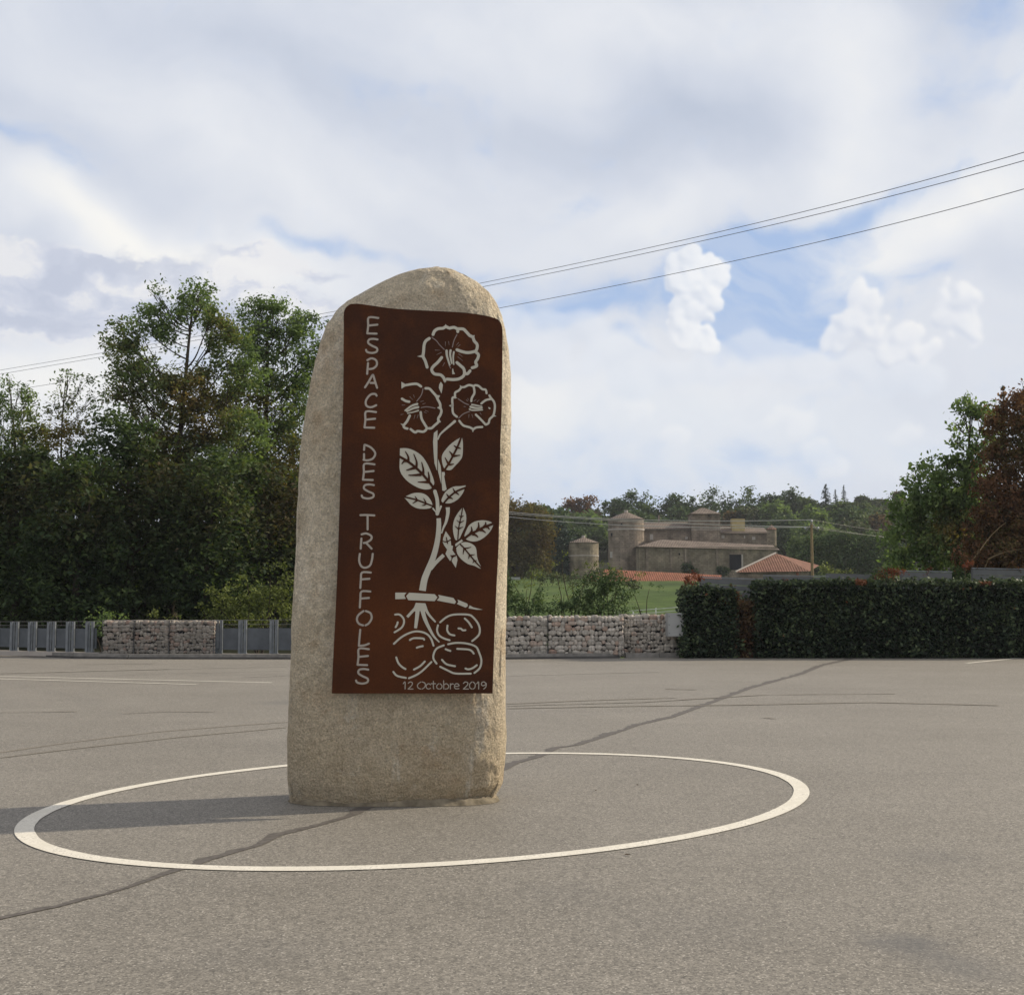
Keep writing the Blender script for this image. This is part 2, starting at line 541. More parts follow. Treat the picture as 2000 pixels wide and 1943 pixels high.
def mat_corten():
    m, t, out = new_mat('rusted_steel')
    co = t.node('ShaderNodeTexCoord').outputs['Object']
    n1 = t.noise(co, 0.9, 5, 0.55)
    n2 = t.noise(co, 90.0, 3, 0.6)
    n3 = t.noise(t.node('ShaderNodeMapping', {'Vector': co, 'Scale': (6, 6, .5)}).outputs[0], 1.6, 5, 0.6)
    base = t.ramp(n1, [(0.3, (.078, .024, .007)), (0.5, (.046, .0155, .0065)), (0.75, (.033, .0145, .010))])
    n5 = t.noise(co, 2.6, 7, 0.7)
    base = t.mix(t.mapr(n5, 0.48, 0.72, 0, 0.45), base, (.105, .034, .009))
    base = t.mix(t.mapr(n3, 0.45, 0.7, 0, 0.15), base, (.025, .012, .008))
    cc = t.vm('SCALE', base, scale=t.mapr(n2, 0.3, 0.7, 0.82, 1.2, 'LINEAR'))
    finish(t, out, cc, 0.75, 0.0, n2, 0.2, 0.004, 0.14)
    return m


def mat_leaf(name, cols, brown=None, rough=0.7, trans=0.3):
    """foliage; 'tone' and 'turn' are per-leaf values: shade of the leaf and how far it has turned"""
    m, t, out = new_mat(name)
    tone = t.node('ShaderNodeAttribute', attribute_name='tone').outputs['Fac']
    turn = t.node('ShaderNodeAttribute', attribute_name='turn').outputs['Fac']
    c = t.ramp(tone, [(i / (len(cols) - 1), k) for i, k in enumerate(cols)])
    if brown:
        c = t.mix(turn, c, t.ramp(tone, [(0, tuple(x * .6 for x in brown)), (1, tuple(x * 1.4 for x in brown))]))
    d = t.node('ShaderNodeBsdfPrincipled', {'Base Color': c, 'Roughness': rough, 'Specular IOR Level': 0.12})
    tr = t.node('ShaderNodeBsdfTranslucent', {'Color': t.mix(1.0, c, (1.5, 1.6, .7), 'MULTIPLY')})
    mx = t.node('ShaderNodeMixShader', {0: trans, 1: d.outputs[0], 2: tr.outputs[0]})
    t.link(mx.outputs[0], out.inputs[0])
    return m


def mat_masonry(name, c, scale=1.0, var=0.5):
    m, t, out = new_mat(name)
    co = t.node('ShaderNodeTexCoord').outputs['Object']
    sw = t.node('ShaderNodeSeparateXYZ', {0: co}).outputs
    cv = t.node('ShaderNodeCombineXYZ', {0: t.m('ADD', sw[0], sw[1]), 1: sw[2], 2: 0.0}).outputs[0]
    br = t.node('ShaderNodeTexBrick', {'Vector': cv, 'Scale': 1.0 * scale, 'Color1': (*[x * 1.15 for x in c], 1),
                                       'Color2': (*[x * .8 for x in c], 1), 'Mortar': (*[x * .7 for x in c], 1),
                                       'Brick Width': .7, 'Row Height': .32, 'Mortar Size': .03})
    n = t.noise(co, 0.5, 6, 0.65)
    n2 = t.noise(t.node('ShaderNodeMapping', {'Vector': co, 'Scale': (1, 1, .15)}).outputs[0], 0.8, 5, 0.7)
    k = t.m('MULTIPLY', t.mapr(n, 0.3, 0.7, 1 - var, 1 + var, 'LINEAR'), t.mapr(n2, 0.35, 0.65, .8, 1.15, 'LINEAR'))
    cc = t.vm('SCALE', br.outputs[0], scale=k)
    finish(t, out, cc, 0.95, 0, t.noise(co, 6, 4), 0.5, 0.05, 0.1)
    return m


def mat_tiles(name, c, var=0.3):
    m, t, out = new_mat(name)
    co = t.node('ShaderNodeTexCoord').outputs['Object']
    wv = t.node('ShaderNodeTexWave', {'Vector': co, 'Scale': 1.1, 'Distortion': 0.6, 'Detail': 2.0}, wave_type='BANDS', bands_direction='X').outputs['Fac']
    n = t.noise(co, 0.8, 6, 0.7)
    n2 = t.noise(co, 5.0, 3, 0.6)
    k = t.m('MULTIPLY', t.mapr(n, 0.3, 0.7, 1 - var, 1 + var, 'LINEAR'), t.mapr(wv, 0, 1, .62, 1.2, 'LINEAR'))
    k = t.m('MULTIPLY', k, t.mapr(n2, .3, .7, .8, 1.2, 'LINEAR'))
    finish(t, out, t.vm('SCALE', (*c,), scale=k), 0.9, 0, wv, 0.6, 0.08, 0.15)
    return m


def mat_grass():
    m, t, out = new_mat('meadow_grass')
    co = t.node('ShaderNodeTexCoord').outputs['Object']
    n = t.noise(t.node('ShaderNodeMapping', {'Vector': co, 'Scale': (.6, .25, 1)}).outputs[0], 0.22, 6, 0.65)
    n2 = t.noise(co, 0.9, 6, 0.75)
    c = t.ramp(n, [(0.32, (.042, .066, .018)), (0.5, (.075, .118, .028)), (0.62, (.105, .140, .040)), (0.74, (.13, .135, .055))])
    c = t.mix(t.mapr(n2, .42, .62, 0, .7), c, (.034, .058, .017))
    sx, sy, sz = t.node('ShaderNodeSeparateXYZ', {0: co}).outputs
    fl = t.m('MAXIMUM', t.mapr(t.m('ADD', sy, t.m('MULTIPLY', n, 20)), 262, 272), t.mapr(t.m('ADD', sx, t.m('MULTIPLY', n2, 2)), 1.0, -1.0))
    c = t.mix(fl, c, (.016, .018, .009))
    finish(t, out, c, 0.9, 0, n2, 0.8, 0.15, 0.1)
    return m


def mat_paint():
    m, t, out = new_mat('road_paint')
    co = t.node('ShaderNodeTexCoord').outputs['Object']
    v = t.node('ShaderNodeTexVoronoi', {'Vector': co, 'Scale': 90.0}, feature='F1')
    g = t.node('ShaderNodeRGBToBW', {0: v.outputs['Color']}).outputs[0]
    n = t.noise(co, 4, 5, 0.7)
    c = t.ramp(n, [(0.3, (.60, .57, .49)), (0.6, (.70, .67, .59))])
    c = t.mix(t.m('MULTIPLY', t.m('GREATER_THAN', g, 0.70), t.mapr(n, .4, .65, .15, .7)), c, (.36, .34, .30))
    finish(t, out, c, 0.75, 0, g, 0.3, 0.004, 0.3)
    return m


M = dict(
    asphalt=mat_asphalt(), granite=mat_granite(), corten=mat_corten(), paint=mat_paint(), grass=mat_grass(),
    faded=simple('faded_paint', (.31, .295, .262), .85, var=.2, scale=8),
    seam=simple('tar_seam', (.100, .090, .080), .7, var=.35, scale=20),
    tyre=simple('tyre_rubber_mark', (.188, .170, .139), .85, var=.15, scale=12),
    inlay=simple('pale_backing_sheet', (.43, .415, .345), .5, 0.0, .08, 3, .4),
    inlay_dim=simple('dim_backing_sheet', (.33, .295, .25), .55, 0.0, .1, 3, .4),  # backing sheet in a dimmer tone, for the lettering
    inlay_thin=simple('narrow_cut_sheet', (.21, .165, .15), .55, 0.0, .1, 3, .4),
    steel=simple('galvanised_steel', (.16, .175, .19), .5, 0.4, .18, 6, .5),
    panel=simple('grey_steel_sheet', (.085, .095, .107), .55, 0.3, .2, 3, .4),
    kerb=simple('kerb_concrete', (.20, .19, .175), .9, 0, .3, 5, .2, .4),
    kerb_low=simple('kerb_foot_shade', (.075, .072, .07), .9, 0, .3, 3, .2, .4),  # dark strip below the kerb; the shadow there put into its colour
    cabinet=simple('cabinet_grey', (.28, .285, .28), .55, 0, .05, 2, .4),
    screw=simple('cabinet_screw', (.10, .10, .10), .5, .5, .05, 2, .4),
    wire=simple('wire_steel', (.22, .215, .21), .5, .6, .1, 3, .5),
    cable=simple('overhead_cable', (.06, .065, .075), .6, 0, .05, 1, .3),
    cable2=simple('bright_cable', (.11, .11, .105), .5, .2, .05, 1, .3),
    cable3=simple('sunlit_cable', (.42, .41, .38), .5, .0, .05, 1, .3),
    bark=simple('bark', (.055, .045, .035), .95, 0, .4, 9, .1, .6),
    pole=simple('pole_wood', (.20, .15, .085), .9, 0, .3, 6, .15, .3),
    glass=simple('glass_insulator', (.30, .32, .33), .2, 0, .05, 2, .6),
    white=simple('white_rail', (.65, .66, .62), .6, 0, .08, 2, .4),
    fencep=simple('grey_composite_panel', (.115, .12, .122), .7, 0, .15, 2, .3),
    masonry=mat_masonry('castle_masonry', (.20, .165, .13)),
    masonry2=mat_masonry('castle_masonry_ochre', (.20, .170, .125)),
    plaster=simple('ochre_plaster', (.38, .31, .16), .9, 0, .12, 1.5, .1),
    shutter=simple('pale_shutter', (.36, .34, .31), .8, 0, .1, 2, .2),
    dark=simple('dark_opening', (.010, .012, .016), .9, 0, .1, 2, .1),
    tiles=mat_tiles('old_roof_tiles', (.185, .150, .125)),
    tiles_red=mat_tiles('orange_roof_tiles', (.22, .090, .055)),
    tiles_brown=mat_tiles('brown_roof_tiles', (.20, .105, .075)),
    ridge=simple('ridge_mortar', (.34, .31, .28), .9, 0, .1, 2, .2),
    inner=simple('hedge_shade', (.008, .010, .007), .95, 0, .3, 9, .05),
    mortar=simple('base_mortar', (.17, .145, .105), .95, 0, .45, 9, .1, .5),
    dryleaf=simple('dry_leaf', (.07, .045, .025), .8, 0, .3, 20, .2),
    soil=simple('soil', (.05, .05, .03), .95, 0, .3, 2, .1),
)
M['leaf_green'] = mat_leaf('ash_leaves', [(.055, .085, .040), (.110, .160, .070), (.20, .26, .11)], (.170, .115, .045), trans=.4)
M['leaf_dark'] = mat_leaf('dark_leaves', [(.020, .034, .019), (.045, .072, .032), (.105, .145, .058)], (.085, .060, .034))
M['leaf_olive'] = mat_leaf('olive_leaves', [(.045, .058, .020), (.11, .13, .042), (.20, .23, .08)], (.12, .10, .03))
M['leaf_hedge'] = mat_leaf('hedge_leaves', [(.008, .014, .010), (.026, .042, .026), (.095, .125, .062)], (.20, .065, .035), rough=.45, trans=.12)
M['leaf_red'] = mat_leaf('copper_leaves', [(.046, .025, .015), (.120, .060, .034), (.20, .105, .060)], (.065, .075, .028))
M['leaf_crim'] = mat_leaf('red_shoots', [(.05, .016, .012), (.12, .035, .024), (.20, .07, .045)], (.15, .08, .03))
M['leaf_far'] = mat_leaf('far_leaves', [(.034, .056, .028), (.066, .104, .044), (.130, .175, .070)], (.105, .088, .045), trans=.15)
M['leaf_chest'] = mat_leaf('turning_leaves', [(.045, .040, .018), (.100, .088, .034), (.17, .15, .06)], (.11, .060, .022))
M['leaf_conifer'] = mat_leaf('needles', [(.014, .026, .020), (.028, .048, .036), (.050, .075, .055)], (.03, .03, .02), trans=.08)


# ------------------------------------------------------------------ ground and terrain
def smooth(a, b, x):
    t = min(1, max(0, (x - a) / (b - a)))
    return t * t * (3 - 2 * t)


KY = 40.0   # depth of the kerb line


def terr(x, y):
    pts = [(-1e4, -.35), (41, -.35), (47, -.25), (62, 1.15), (130, 3.2), (200, 5.3), (245, 6.6), (300, 11), (420, 21), (620, 24), (1e5, 24)]
    for (a, za), (b, zb) in zip(pts, pts[1:]):
        if a <= y < b:
            z = za + (zb - za) * (y - a) / (b - a)
            break
    k = smooth(250, 420, y)
    z += k * (smooth(-20, 170, x) * 8)
    if y > 46:
        z += (mnoise.noise(Vector((x * .03, y * .03, 0)))) * .5 * smooth(46, 90, y)
    return z


def grid(name, x0, x1, nx, ys, fz, mat, kind):
    xs = np.linspace(x0, x1, nx)
    v = [(x, y, fz(x, y)) for y in ys for x in xs]
    f = [(j * nx + i, j * nx + i + 1, (j + 1) * nx + i + 1, (j + 1) * nx + i) for j in range(len(ys) - 1) for i in range(nx - 1)]
    me = bpy.data.meshes.new(name)
    me.from_pydata(v, [], f)
    me.update()
    o = link(name, me, mat, smooth=True)
    o['kind'] = kind
    return o


ys = [-13, 0, 13, 26, 40] + list(np.arange(42, 140, 3.0)) + list(np.arange(140, 480, 8.0)) + [520, 555]
tg = grid('terrain', -255, 325, 117, ys, terr, M['grass'], 'structure')

kerb_px = [(-400, 1276), (0, 1279), (80, 1282.5), (143, 1285.5), (250, 1287), (570, 1287.5), (985, 1287.5), (1210, 1285), (1222, 1284.5), (1420, 1283.5), (2000, 1283.5), (2600, 1283.5)]
kerb_pts = [gnd(a, b) for a, b in kerb_px]
cp = MB()
n = len(kerb_pts)
vv = [(p.x, p.y, 0) for p in kerb_pts] + [(p.x, -12, 0) for p in kerb_pts]
cp.add(vv, [(i, i + n, i + n + 1, i + 1) for i in range(n - 1)])
carpark = cp.build('car_park', M['asphalt'])
carpark['kind'] = 'structure'
carpark['label'] = 'light grey asphalt surface of the open car park'


def ribbon(name, pts, w, z, mat, label=None, wobble=0.0, closed=False, kind='structure', seg=0.15, origin=None):
    P = [Vector((p[0], p[1])) for p in pts]
    # resample
    Q = []
    L = P + ([P[0]] if closed else [])
    for a, b in zip(L, L[1:]):
        k = max(1, int((b - a).length / seg))
        for i in range(k):
            Q.append(a + (b - a) * i / k)
    if not closed: Q.append(L[-1])
    m = len(Q)
    v = []
    for i, q in enumerate(Q):
        a = Q[(i - 1) % m] if (closed or i > 0) else q
        b = Q[(i + 1) % m] if (closed or i < m - 1) else q
        d = (b - a).normalized()
        nn = Vector((-d.y, d.x))
        ww = (w[0] + (w[1] - w[0]) * i / m) if isinstance(w, tuple) else w
        if wobble:
            n1 = mnoise.noise(Vector((q.x * 2.5, q.y * 2.5, 3)))
            n2 = mnoise.noise(Vector((q.x * 9, q.y * 9, 7)))
            ww *= 1 + wobble * (n1 * .9 + n2 * .8)
            q = q + nn * wobble * .06 * (n1 + n2 * .6)
        v += [(q.x - nn.x * ww / 2, q.y - nn.y * ww / 2, z), (q.x + nn.x * ww / 2, q.y + nn.y * ww / 2, z)]
    f = [(2 * i, 2 * i + 1, 2 * i + 3, 2 * i + 2) for i in range(m - 1)]
    if closed: f.append((2 * m - 2, 2 * m - 1, 1, 0))
    mb = MB()
    mb.add(v, [tuple(reversed(q)) for q in f])
    o = mb.build(name, mat)
    o['kind'] = kind
    if label: o['label'] = label
    return o


# painted ring round the stone
circ = np.array([(43, 1622), (337, 1692), (153, 1671), (92, 1658), (566, 1496), (306, 1529), (153, 1561), (500, 1696.5), (653, 1695), (806, 1688), (959, 1680),
                 (1100, 1669.6), (985, 1471.5), (1215, 1473), (1356, 1484), (1479, 1503), (1557, 1551), (1448, 1613), (1234, 1654), (1050, 1673.6)], float)
W_ = np.array([gnd(a, b)[:2] for a, b in circ])
cx, cy = W_.mean(0)
U_ = W_ - (cx, cy)
A_ = np.stack([U_[:, 0]**2, U_[:, 0] * U_[:, 1], U_[:, 1]**2, U_[:, 0], U_[:, 1]], 1)
ca, cb, cc_, cd, ce = np.linalg.lstsq(A_, np.ones(len(U_)), rcond=None)[0]
ring = []
for i in range(240):
    th = 2 * math.pi * i / 240
    dx_, dy_ = math.cos(th), math.sin(th)
    a2 = ca * dx_**2 + cb * dx_ * dy_ + cc_ * dy_**2
    b2 = cd * dx_ + ce * dy_
    t_ = (-b2 + math.sqrt(b2 * b2 + 4 * a2)) / (2 * a2)
    ring.append((cx + t_ * dx_, cy + t_ * dy_))
ribbon('painted_ring', ring, 0.132, 0.0055, M['paint'], 'white painted ring on the asphalt around the standing stone', wobble=0.05, closed=True, seg=0.2)


def gline(px):
    return [gnd(a, b)[:2] for a, b in px]


ribbon('tar_seam', gline([(-150, 1822), (0, 1793), (100, 1772), (200, 1745), (300, 1713), (380, 1688), (430, 1672), (500, 1650), (545, 1630), (620, 1610), (690, 1590),
                          (720, 1575), (775, 1562)]), (.05, .10), 0.004, M['seam'], 'dark tar seam running from the bottom left to the stone', wobble=.8, seg=.05)
ribbon('tar_seam', gline([(960, 1510), (984, 1501), (1005, 1489), (1051, 1477), (1084, 1460), (1126, 1454), (1180, 1437), (1240, 1416), (1310, 1400), (1381, 1374), (1464, 1343),
                          (1563, 1316), (1604, 1299), (1662, 1286.5)]), (.11, .20), 0.004, M['seam'], 'dark tar seam running from the stone to the hedge kerb', wobble=.7, seg=.08)
for i, (pts, w, mt, lb) in enumerate([
    ([(-200, 1316), (0, 1320.6), (531, 1333)], .10, 'paint', 'longer white bay line on the left of the car park'),
    ([(-200, 1320), (0, 1326), (384, 1337)], .10, 'paint', 'nearer and shorter white bay line on the left'),
    ([(0, 1314.5), (457, 1303.5), (560, 1302)], .10, 'faded', 'faint far bay line below the left gabion'),
    ([(229, 1318), (560, 1309.5)], .08, 'faded', 'faint bay line crossing behind the stone on the left'),
    ([(471, 1323), (575, 1319)], .09, 'faded', 'faint short bay line just left of the stone'),
    ([(985, 1320), (1290, 1312)], .09, 'faded', 'faint bay line right of the stone'),
    ([(1888, 1295), (1980, 1286), (2100, 1281)], .12, 'paint', 'white bay line by the hedge at the far right'),
    ([(150, 1298), (300, 1296)], .07, 'seam', None),
    ([(985, 1291), (1400, 1288.5)], .08, 'faded', None)]):
    o = ribbon('bay_line' if lb else 'surface_joint', gline(pts), w, 0.004 + (i % 3) * .003, M[mt], lb, wobble=.25, seg=.4)
for i, (pts, w) in enumerate([
    ([(0, 1470), (120, 1452), (300, 1430), (450, 1418), (565, 1410)], .06), ([(0, 1480), (150, 1462), (350, 1440), (560, 1421)], .05),
    ([(990, 1375), (1150, 1368), (1320, 1363)], .10), ([(990, 1384), (1200, 1380), (1450, 1377), (1700, 1372), (1950, 1378)], .09),
    ([(990, 1379), (1250, 1372), (1500, 1357), (1750, 1355)], .07), ([(1300, 1346), (1360, 1347)], .10), ([(0, 1315.5), (330, 1307)], .12),
    ([(1490, 1402), (1515, 1404)], .05), ([(0, 1392), (150, 1390)], .05), ([(240, 1394), (330, 1390), (420, 1391)], .05)]):
    ribbon('tyre_mark', gline(pts), w, 0.0035 + i * .0012, M['tyre'], None, wobble=.5, seg=.2)

# kerbs
kb = MB()
kl = MB()
KP = [Vector((p.x, p.y)) for p in kerb_pts]
for a, b in zip(KP[:8], KP[1:8]):
    kl.obox((a.x, a.y + .1), (b.x, b.y + .1), .2, -.05, -.05, .11)
    kb.obox((a.x, a.y + .16), (b.x, b.y + .16), .16, -.04, -.04, .19)
o = kb.build('kerb', M['kerb'])
o['kind'] = 'structure'; o['label'] = 'grey concrete kerb below the gabions and railings'
kl.v = [(x, y - .03, z) for x, y, z in kl.v]
o = kl.build('kerb_foot_shade', M['kerb_low'])
o['kind'] = 'structure'
kb = MB()
for a, b in zip(KP[8:], KP[9:]):
    nseg = max(1, int((b - a).length / 1.0))
    for i in range(nseg):
        p = a + (b - a) * (i / nseg)
        q = a + (b - a) * ((i + .985) / nseg)
        kb.obox((p.x, p.y + .12), (q.x, q.y + .12), .15, -.04, -.04, .185 + random.uniform(-.008, .008))
o = kb.build('kerb', M['kerb'])
o['kind'] = 'structure'; o['label'] = 'grey kerb stones in front of the hedge'

# ------------------------------------------------------------------ standing stone with its rusted plate
SY = 11.12
left = [(568, 1556), (566, 1500), (566, 1440), (569, 1350), (571, 1300), (575, 1200), (579, 1120), (582, 1000), (586, 946), (591, 881), (599, 815), (608, 757), (619, 707),
        (629.6, 668), (641, 639), (657, 613), (675.5, 594.5), (702, 577), (731, 560), (754, 548.6), (778, 538), (809, 529), (854, 523.5)]
right = [(972, 1550), (981, 1530), (986, 1480), (988, 1440), (987, 1326), (989, 1220), (991, 1122), (993, 1000), (998, 907), (997, 854), (999, 810), (998.5, 776), (997, 723),
         (993, 678.5), (986.7, 642), (980, 615.5), (969.6, 592), (954, 571), (933, 552.5), (909, 538), (883, 527), (856, 523.5)]


def edge(tab, yy):
    tab = sorted(tab, key=lambda q: q[1])
    for (xa, ya), (xb, yb) in zip(tab, tab[1:]):
        if ya <= yy <= yb:
            return xa + (xb - xa) * (yy - ya) / (yb - ya)
    return tab[0][0] if yy < tab[0][1] else tab[-1][0]


mon = empty('monument', (at(776, 1560, SY).x, SY, 0), 'tall granite standing stone with a rusted plant plate in the painted ring', 'monument')
rows = []
NR = 340
for i in range(NR + 1):
    s = i / NR
    if s < .80:
        yy = 1575 - (1575 - 640) * (s / .80)
    else:
        u = (s - .80) / .20
        yy = 640 - (640 - 523.6) * math.sin(u * math.pi / 2)
    rows.append(yy)
NA = 360
verts = []
for yy in rows:
    l = at(edge(left, yy), yy, SY)
    r = at(edge(right, yy), yy, SY)
    cx_ = (l.x + r.x) / 2
    hx = max(.004, (r.x - l.x) / 2)
    full = .86
    hy = .40 * min(1.0, (hx / full)) ** 0.8 * (1.0 - .10 * smooth(1.0, 4.2, l.z))
    z = l.z
    for k in range(NA):
        th = 2 * math.pi * k / NA
        c_, s_ = math.cos(th), math.sin(th)
        pw_ = (2.7 if c_ > 0 else 3.6)
        e = 2 / (pw_ - (pw_ - 2.1) * smooth(3.4, 4.3, z))
        x = math.copysign(abs(c_) ** e, c_)
        y = math.copysign(abs(s_) ** e, s_)
        # left half of the front slopes back a little
        p = Vector((cx_ + x * hx, SY + y * hy, z))
        nrm = Vector((x / hx, y / hy, 0)).normalized() if hx > .05 else Vector((0, 0, 1))
        q = p * 1.1
        dsp = mnoise.fractal(q, 1.0, 2.0, 3) * .035 * min(1, hx / .3)
        dsp += mnoise.fractal(p * 7, .8, 2.1, 5) * .010 + mnoise.noise(p * 34) * .0045 - max(0, mnoise.noise(p * 5 + Vector((4, 4, 4))) - .25) * .03
        if z < .35: dsp -= max(0, .22 - z) ** 2 * .9
        kx = .35 if abs(x) > .96 else 1
        verts.append(p + nrm * dsp * kx)
faces = []
for i in range(NR):
    for k in range(NA):
        a = i * NA + k
        b = i * NA + (k + 1) % NA
        faces.append((a, b, b + NA, a + NA))
faces.append(tuple(NR * NA + k for k in range(NA)))
mb = MB()
mb.v = [tuple(v) for v in verts]
mb.f = faces
mb.build('standing_stone', M['granite'], mon, smooth=True)
mc = MB()
vv = []
for k in range(160):
    th = 2 * math.pi * k / 160
    c_, s_ = math.cos(th), math.sin(th)
    l0 = at(edge(left, 1560), 1560, SY).x; r0 = at(edge(right, 1553), 1553, SY).x
    cx_, hx = (l0 + r0) / 2, (r0 - l0) / 2
    x = math.copysign(abs(c_) ** .66, c_); y = math.copysign(abs(s_) ** .66, s_)
    o1 = .012 + .02 * mnoise.noise(Vector((c_ * 3, s_ * 3, 0))) + .012 * mnoise.noise(Vector((c_ * 14, s_ * 14, 2)))
    vv += [(cx_ + x * (hx - .05), SY + y * .36, .05 + .012 * mnoise.noise(Vector((c_ * 9, s_ * 9, 4)))), (cx_ + x * (hx + o1), SY + y * (.395 + o1), .003)]
mc.add(vv, [(2 * k, 2 * k + 1, (2 * k + 3) % 320, (2 * k + 2) % 320) for k in range(160)])
mc.build('mortar_joint', M['mortar'], mon, smooth=True)

PY = SY - .475
plate_px = [(648, 1354), (650, 1300), (656, 1180), (660, 1080), (664, 960), (668, 850), (670.5, 760), (671, 690), (671.5, 640), (671, 618), (672.5, 607), (677, 599), (685, 594), (697, 593),
            (720, 596), (760, 602), (800, 605), (860, 608), (910, 611), (945, 616), (962, 620), (972, 624), (978, 631), (981, 641), (981.5, 660), (981, 720), (980, 800), (977.5, 860),
            (976, 960), (974, 1060), (970, 1140), (966, 1230), (962, 1354)]


def cat_rom(P, n=5):
    out = []
    for i in range(len(P) - 1):
        p0 = P[max(i - 1, 0)]; p1 = P[i]; p2 = P[i + 1]; p3 = P[min(i + 2, len(P) - 1)]
        for k in range(n):
            t = k / n
            out.append(tuple(0.5 * ((2 * p1[j]) + (-p0[j] + p2[j]) * t + (2 * p0[j] - 5 * p1[j] + 4 * p2[j] - p3[j]) * t * t + (-p0[j] + 3 * p1[j] - 3 * p2[j] + p3[j]) * t ** 3) for j in range(2)))
    out.append(tuple(P[-1]))
    return out


def slab(mb, poly, y_front, thick):
    """a flat piece with the outline poly (pixels), front face on Y = y_front"""
    n = len(poly)
    v = [at(a, b, PY) for a, b in poly]
    v = [Vector((p.x, y_front, p.z)) for p in v] + [Vector((p.x, y_front + thick, p.z)) for p in v]
    # triangulate the front face through mathutils for concave outlines
    from mathutils.geometry import tessellate_polygon
    tris = tessellate_polygon([[Vector((q.x, q.z, 0)) for q in v[:n]]])
    f = []
    for t in tris:
        f.append(tuple(t))
        f.append(tuple(i + n for i in reversed(t)))
    f += [(i, (i + 1) % n, (i + 1) % n + n, i + n) for i in range(n)]
    mb.add(v, f)


mb = MB()
slab(mb, cat_rom(plate_px[:13], 2) + cat_rom(plate_px[13:], 2), PY, .012)
plate = mb.build('metal_plate', M['corten'], mon)
for (px, py) in ((720, 700), (940, 700), (700, 1290), (930, 1290)):
    p = at(px, py, PY)
    bk = MB()
    bk.tube([(p.x, PY + .012, p.z), (p.x, SY - .28, p.z)], .012, 8)
    bk.build('bracket', M['steel'], mon)


class Art:
    """artwork lying on the plate: strokes and filled shapes, each a hair in front of the last"""
    def __init__(s, name, mat='inlay'):
        s.name = name
        s.mb = MB()
        s.k = 0
        s.mat = mat
        s.vein = None

    def off(s, lift=0.0):
        s.k += 1
        return PY - .0022 - .0004 * (s.k % 9) - lift

    def stroke(s, pts, w, taper=(1, 1), lift=0.0, n=4, round_=True):
        P = cat_rom(pts, n) if len(pts) > 2 else [tuple(p) for p in pts]
        m = len(P)
        L, Rr = [], []
        for i, p in enumerate(P):
            a = Vector(P[max(i - 1, 0)]); b = Vector(P[min(i + 1, m - 1)])
            d = (b - a)
            d = d.normalized() if d.length > 1e-6 else Vector((1, 0))
            nn = Vector((-d.y, d.x))
            t = i / (m - 1)
            ww = (w if not isinstance(w, tuple) else w[0] + (w[1] - w[0]) * t) / 2
            ww *= taper[0] + (taper[1] - taper[0]) * t
            L.append((p[0] + nn.x * ww, p[1] + nn.y * ww))
            Rr.append((p[0] - nn.x * ww, p[1] - nn.y * ww))
        y = s.off(lift)
        vs = [at(a, b, PY) for a, b in L + Rr]
        v = [Vector((q.x, y, q.z)) for q in vs]
        v2 = [Vector((q.x, y + .003, q.z)) for q in vs]
        f = [(i, i + 1, m + i + 1, m + i) for i in range(m - 1)]
        T = 2 * m
        f += [(i, T + i, T + i + 1, i + 1) for i in range(m - 1)] + [(m + i + 1, T + m + i + 1, T + m + i, m + i) for i in range(m - 1)]
        s.mb.add(v + v2, f)
        if round_:
            for (p, q, ww) in ((P[0], P[1], (w[0] if isinstance(w, tuple) else w) * taper[0]), (P[-1], P[-2], (w[1] if isinstance(w, tuple) else w) * taper[1])):
                if ww < 1.0: continue
                d = Vector((p[0] - q[0], p[1] - q[1]))
                a0 = math.atan2(d.y, d.x)
                fan = [(p[0] + math.cos(a0 + t) * ww / 2, p[1] + math.sin(a0 + t) * ww / 2) for t in np.linspace(-math.pi / 2, math.pi / 2, 7)]
                vf = [at(a, b, PY) for a, b in fan]
                s.mb.add([Vector((c.x, y, c.z)) for c in vf], [tuple(range(7))])

    def poly(s, pts, lift=0.0, sm=0):
        P = [tuple(p) for p in pts]
        if sm:
            P = cat_rom(P + [P[0]], sm)[:-1]
        slab(s.mb, P, s.off(lift), .003)

    def build(s, parent):
        mt = M[s.mat]
        return s.mb.build(s.name, mt, parent)


def Z(ox, oy, sc):
    return lambda pts: [(ox + a * sc, oy + b * sc) for a, b in pts]


K1 = 220 / 1960
Z1 = Z(760, 620, K1); Z2 = Z(760, 730, K1); Z3 = Z(760, 840, K1); Z4 = Z(760, 980, K1)
K5 = 240 / 1960
Z5 = Z(740, 1140, K5)


def flower(zf, thick, w, thin, tiny, stam, spikes):
    a = Art('flower')
    for s in thick: a.stroke(zf(s), w * K1)
    for s in spikes: a.poly(zf(s))
    for s, ww in stam: a.stroke(zf(s), ww * K1, taper=(1, .7))
    o = a.build(plate)
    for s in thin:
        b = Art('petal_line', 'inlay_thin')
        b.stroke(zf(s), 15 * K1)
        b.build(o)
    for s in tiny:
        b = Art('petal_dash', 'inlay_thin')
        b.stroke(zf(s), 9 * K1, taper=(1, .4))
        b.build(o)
    return o


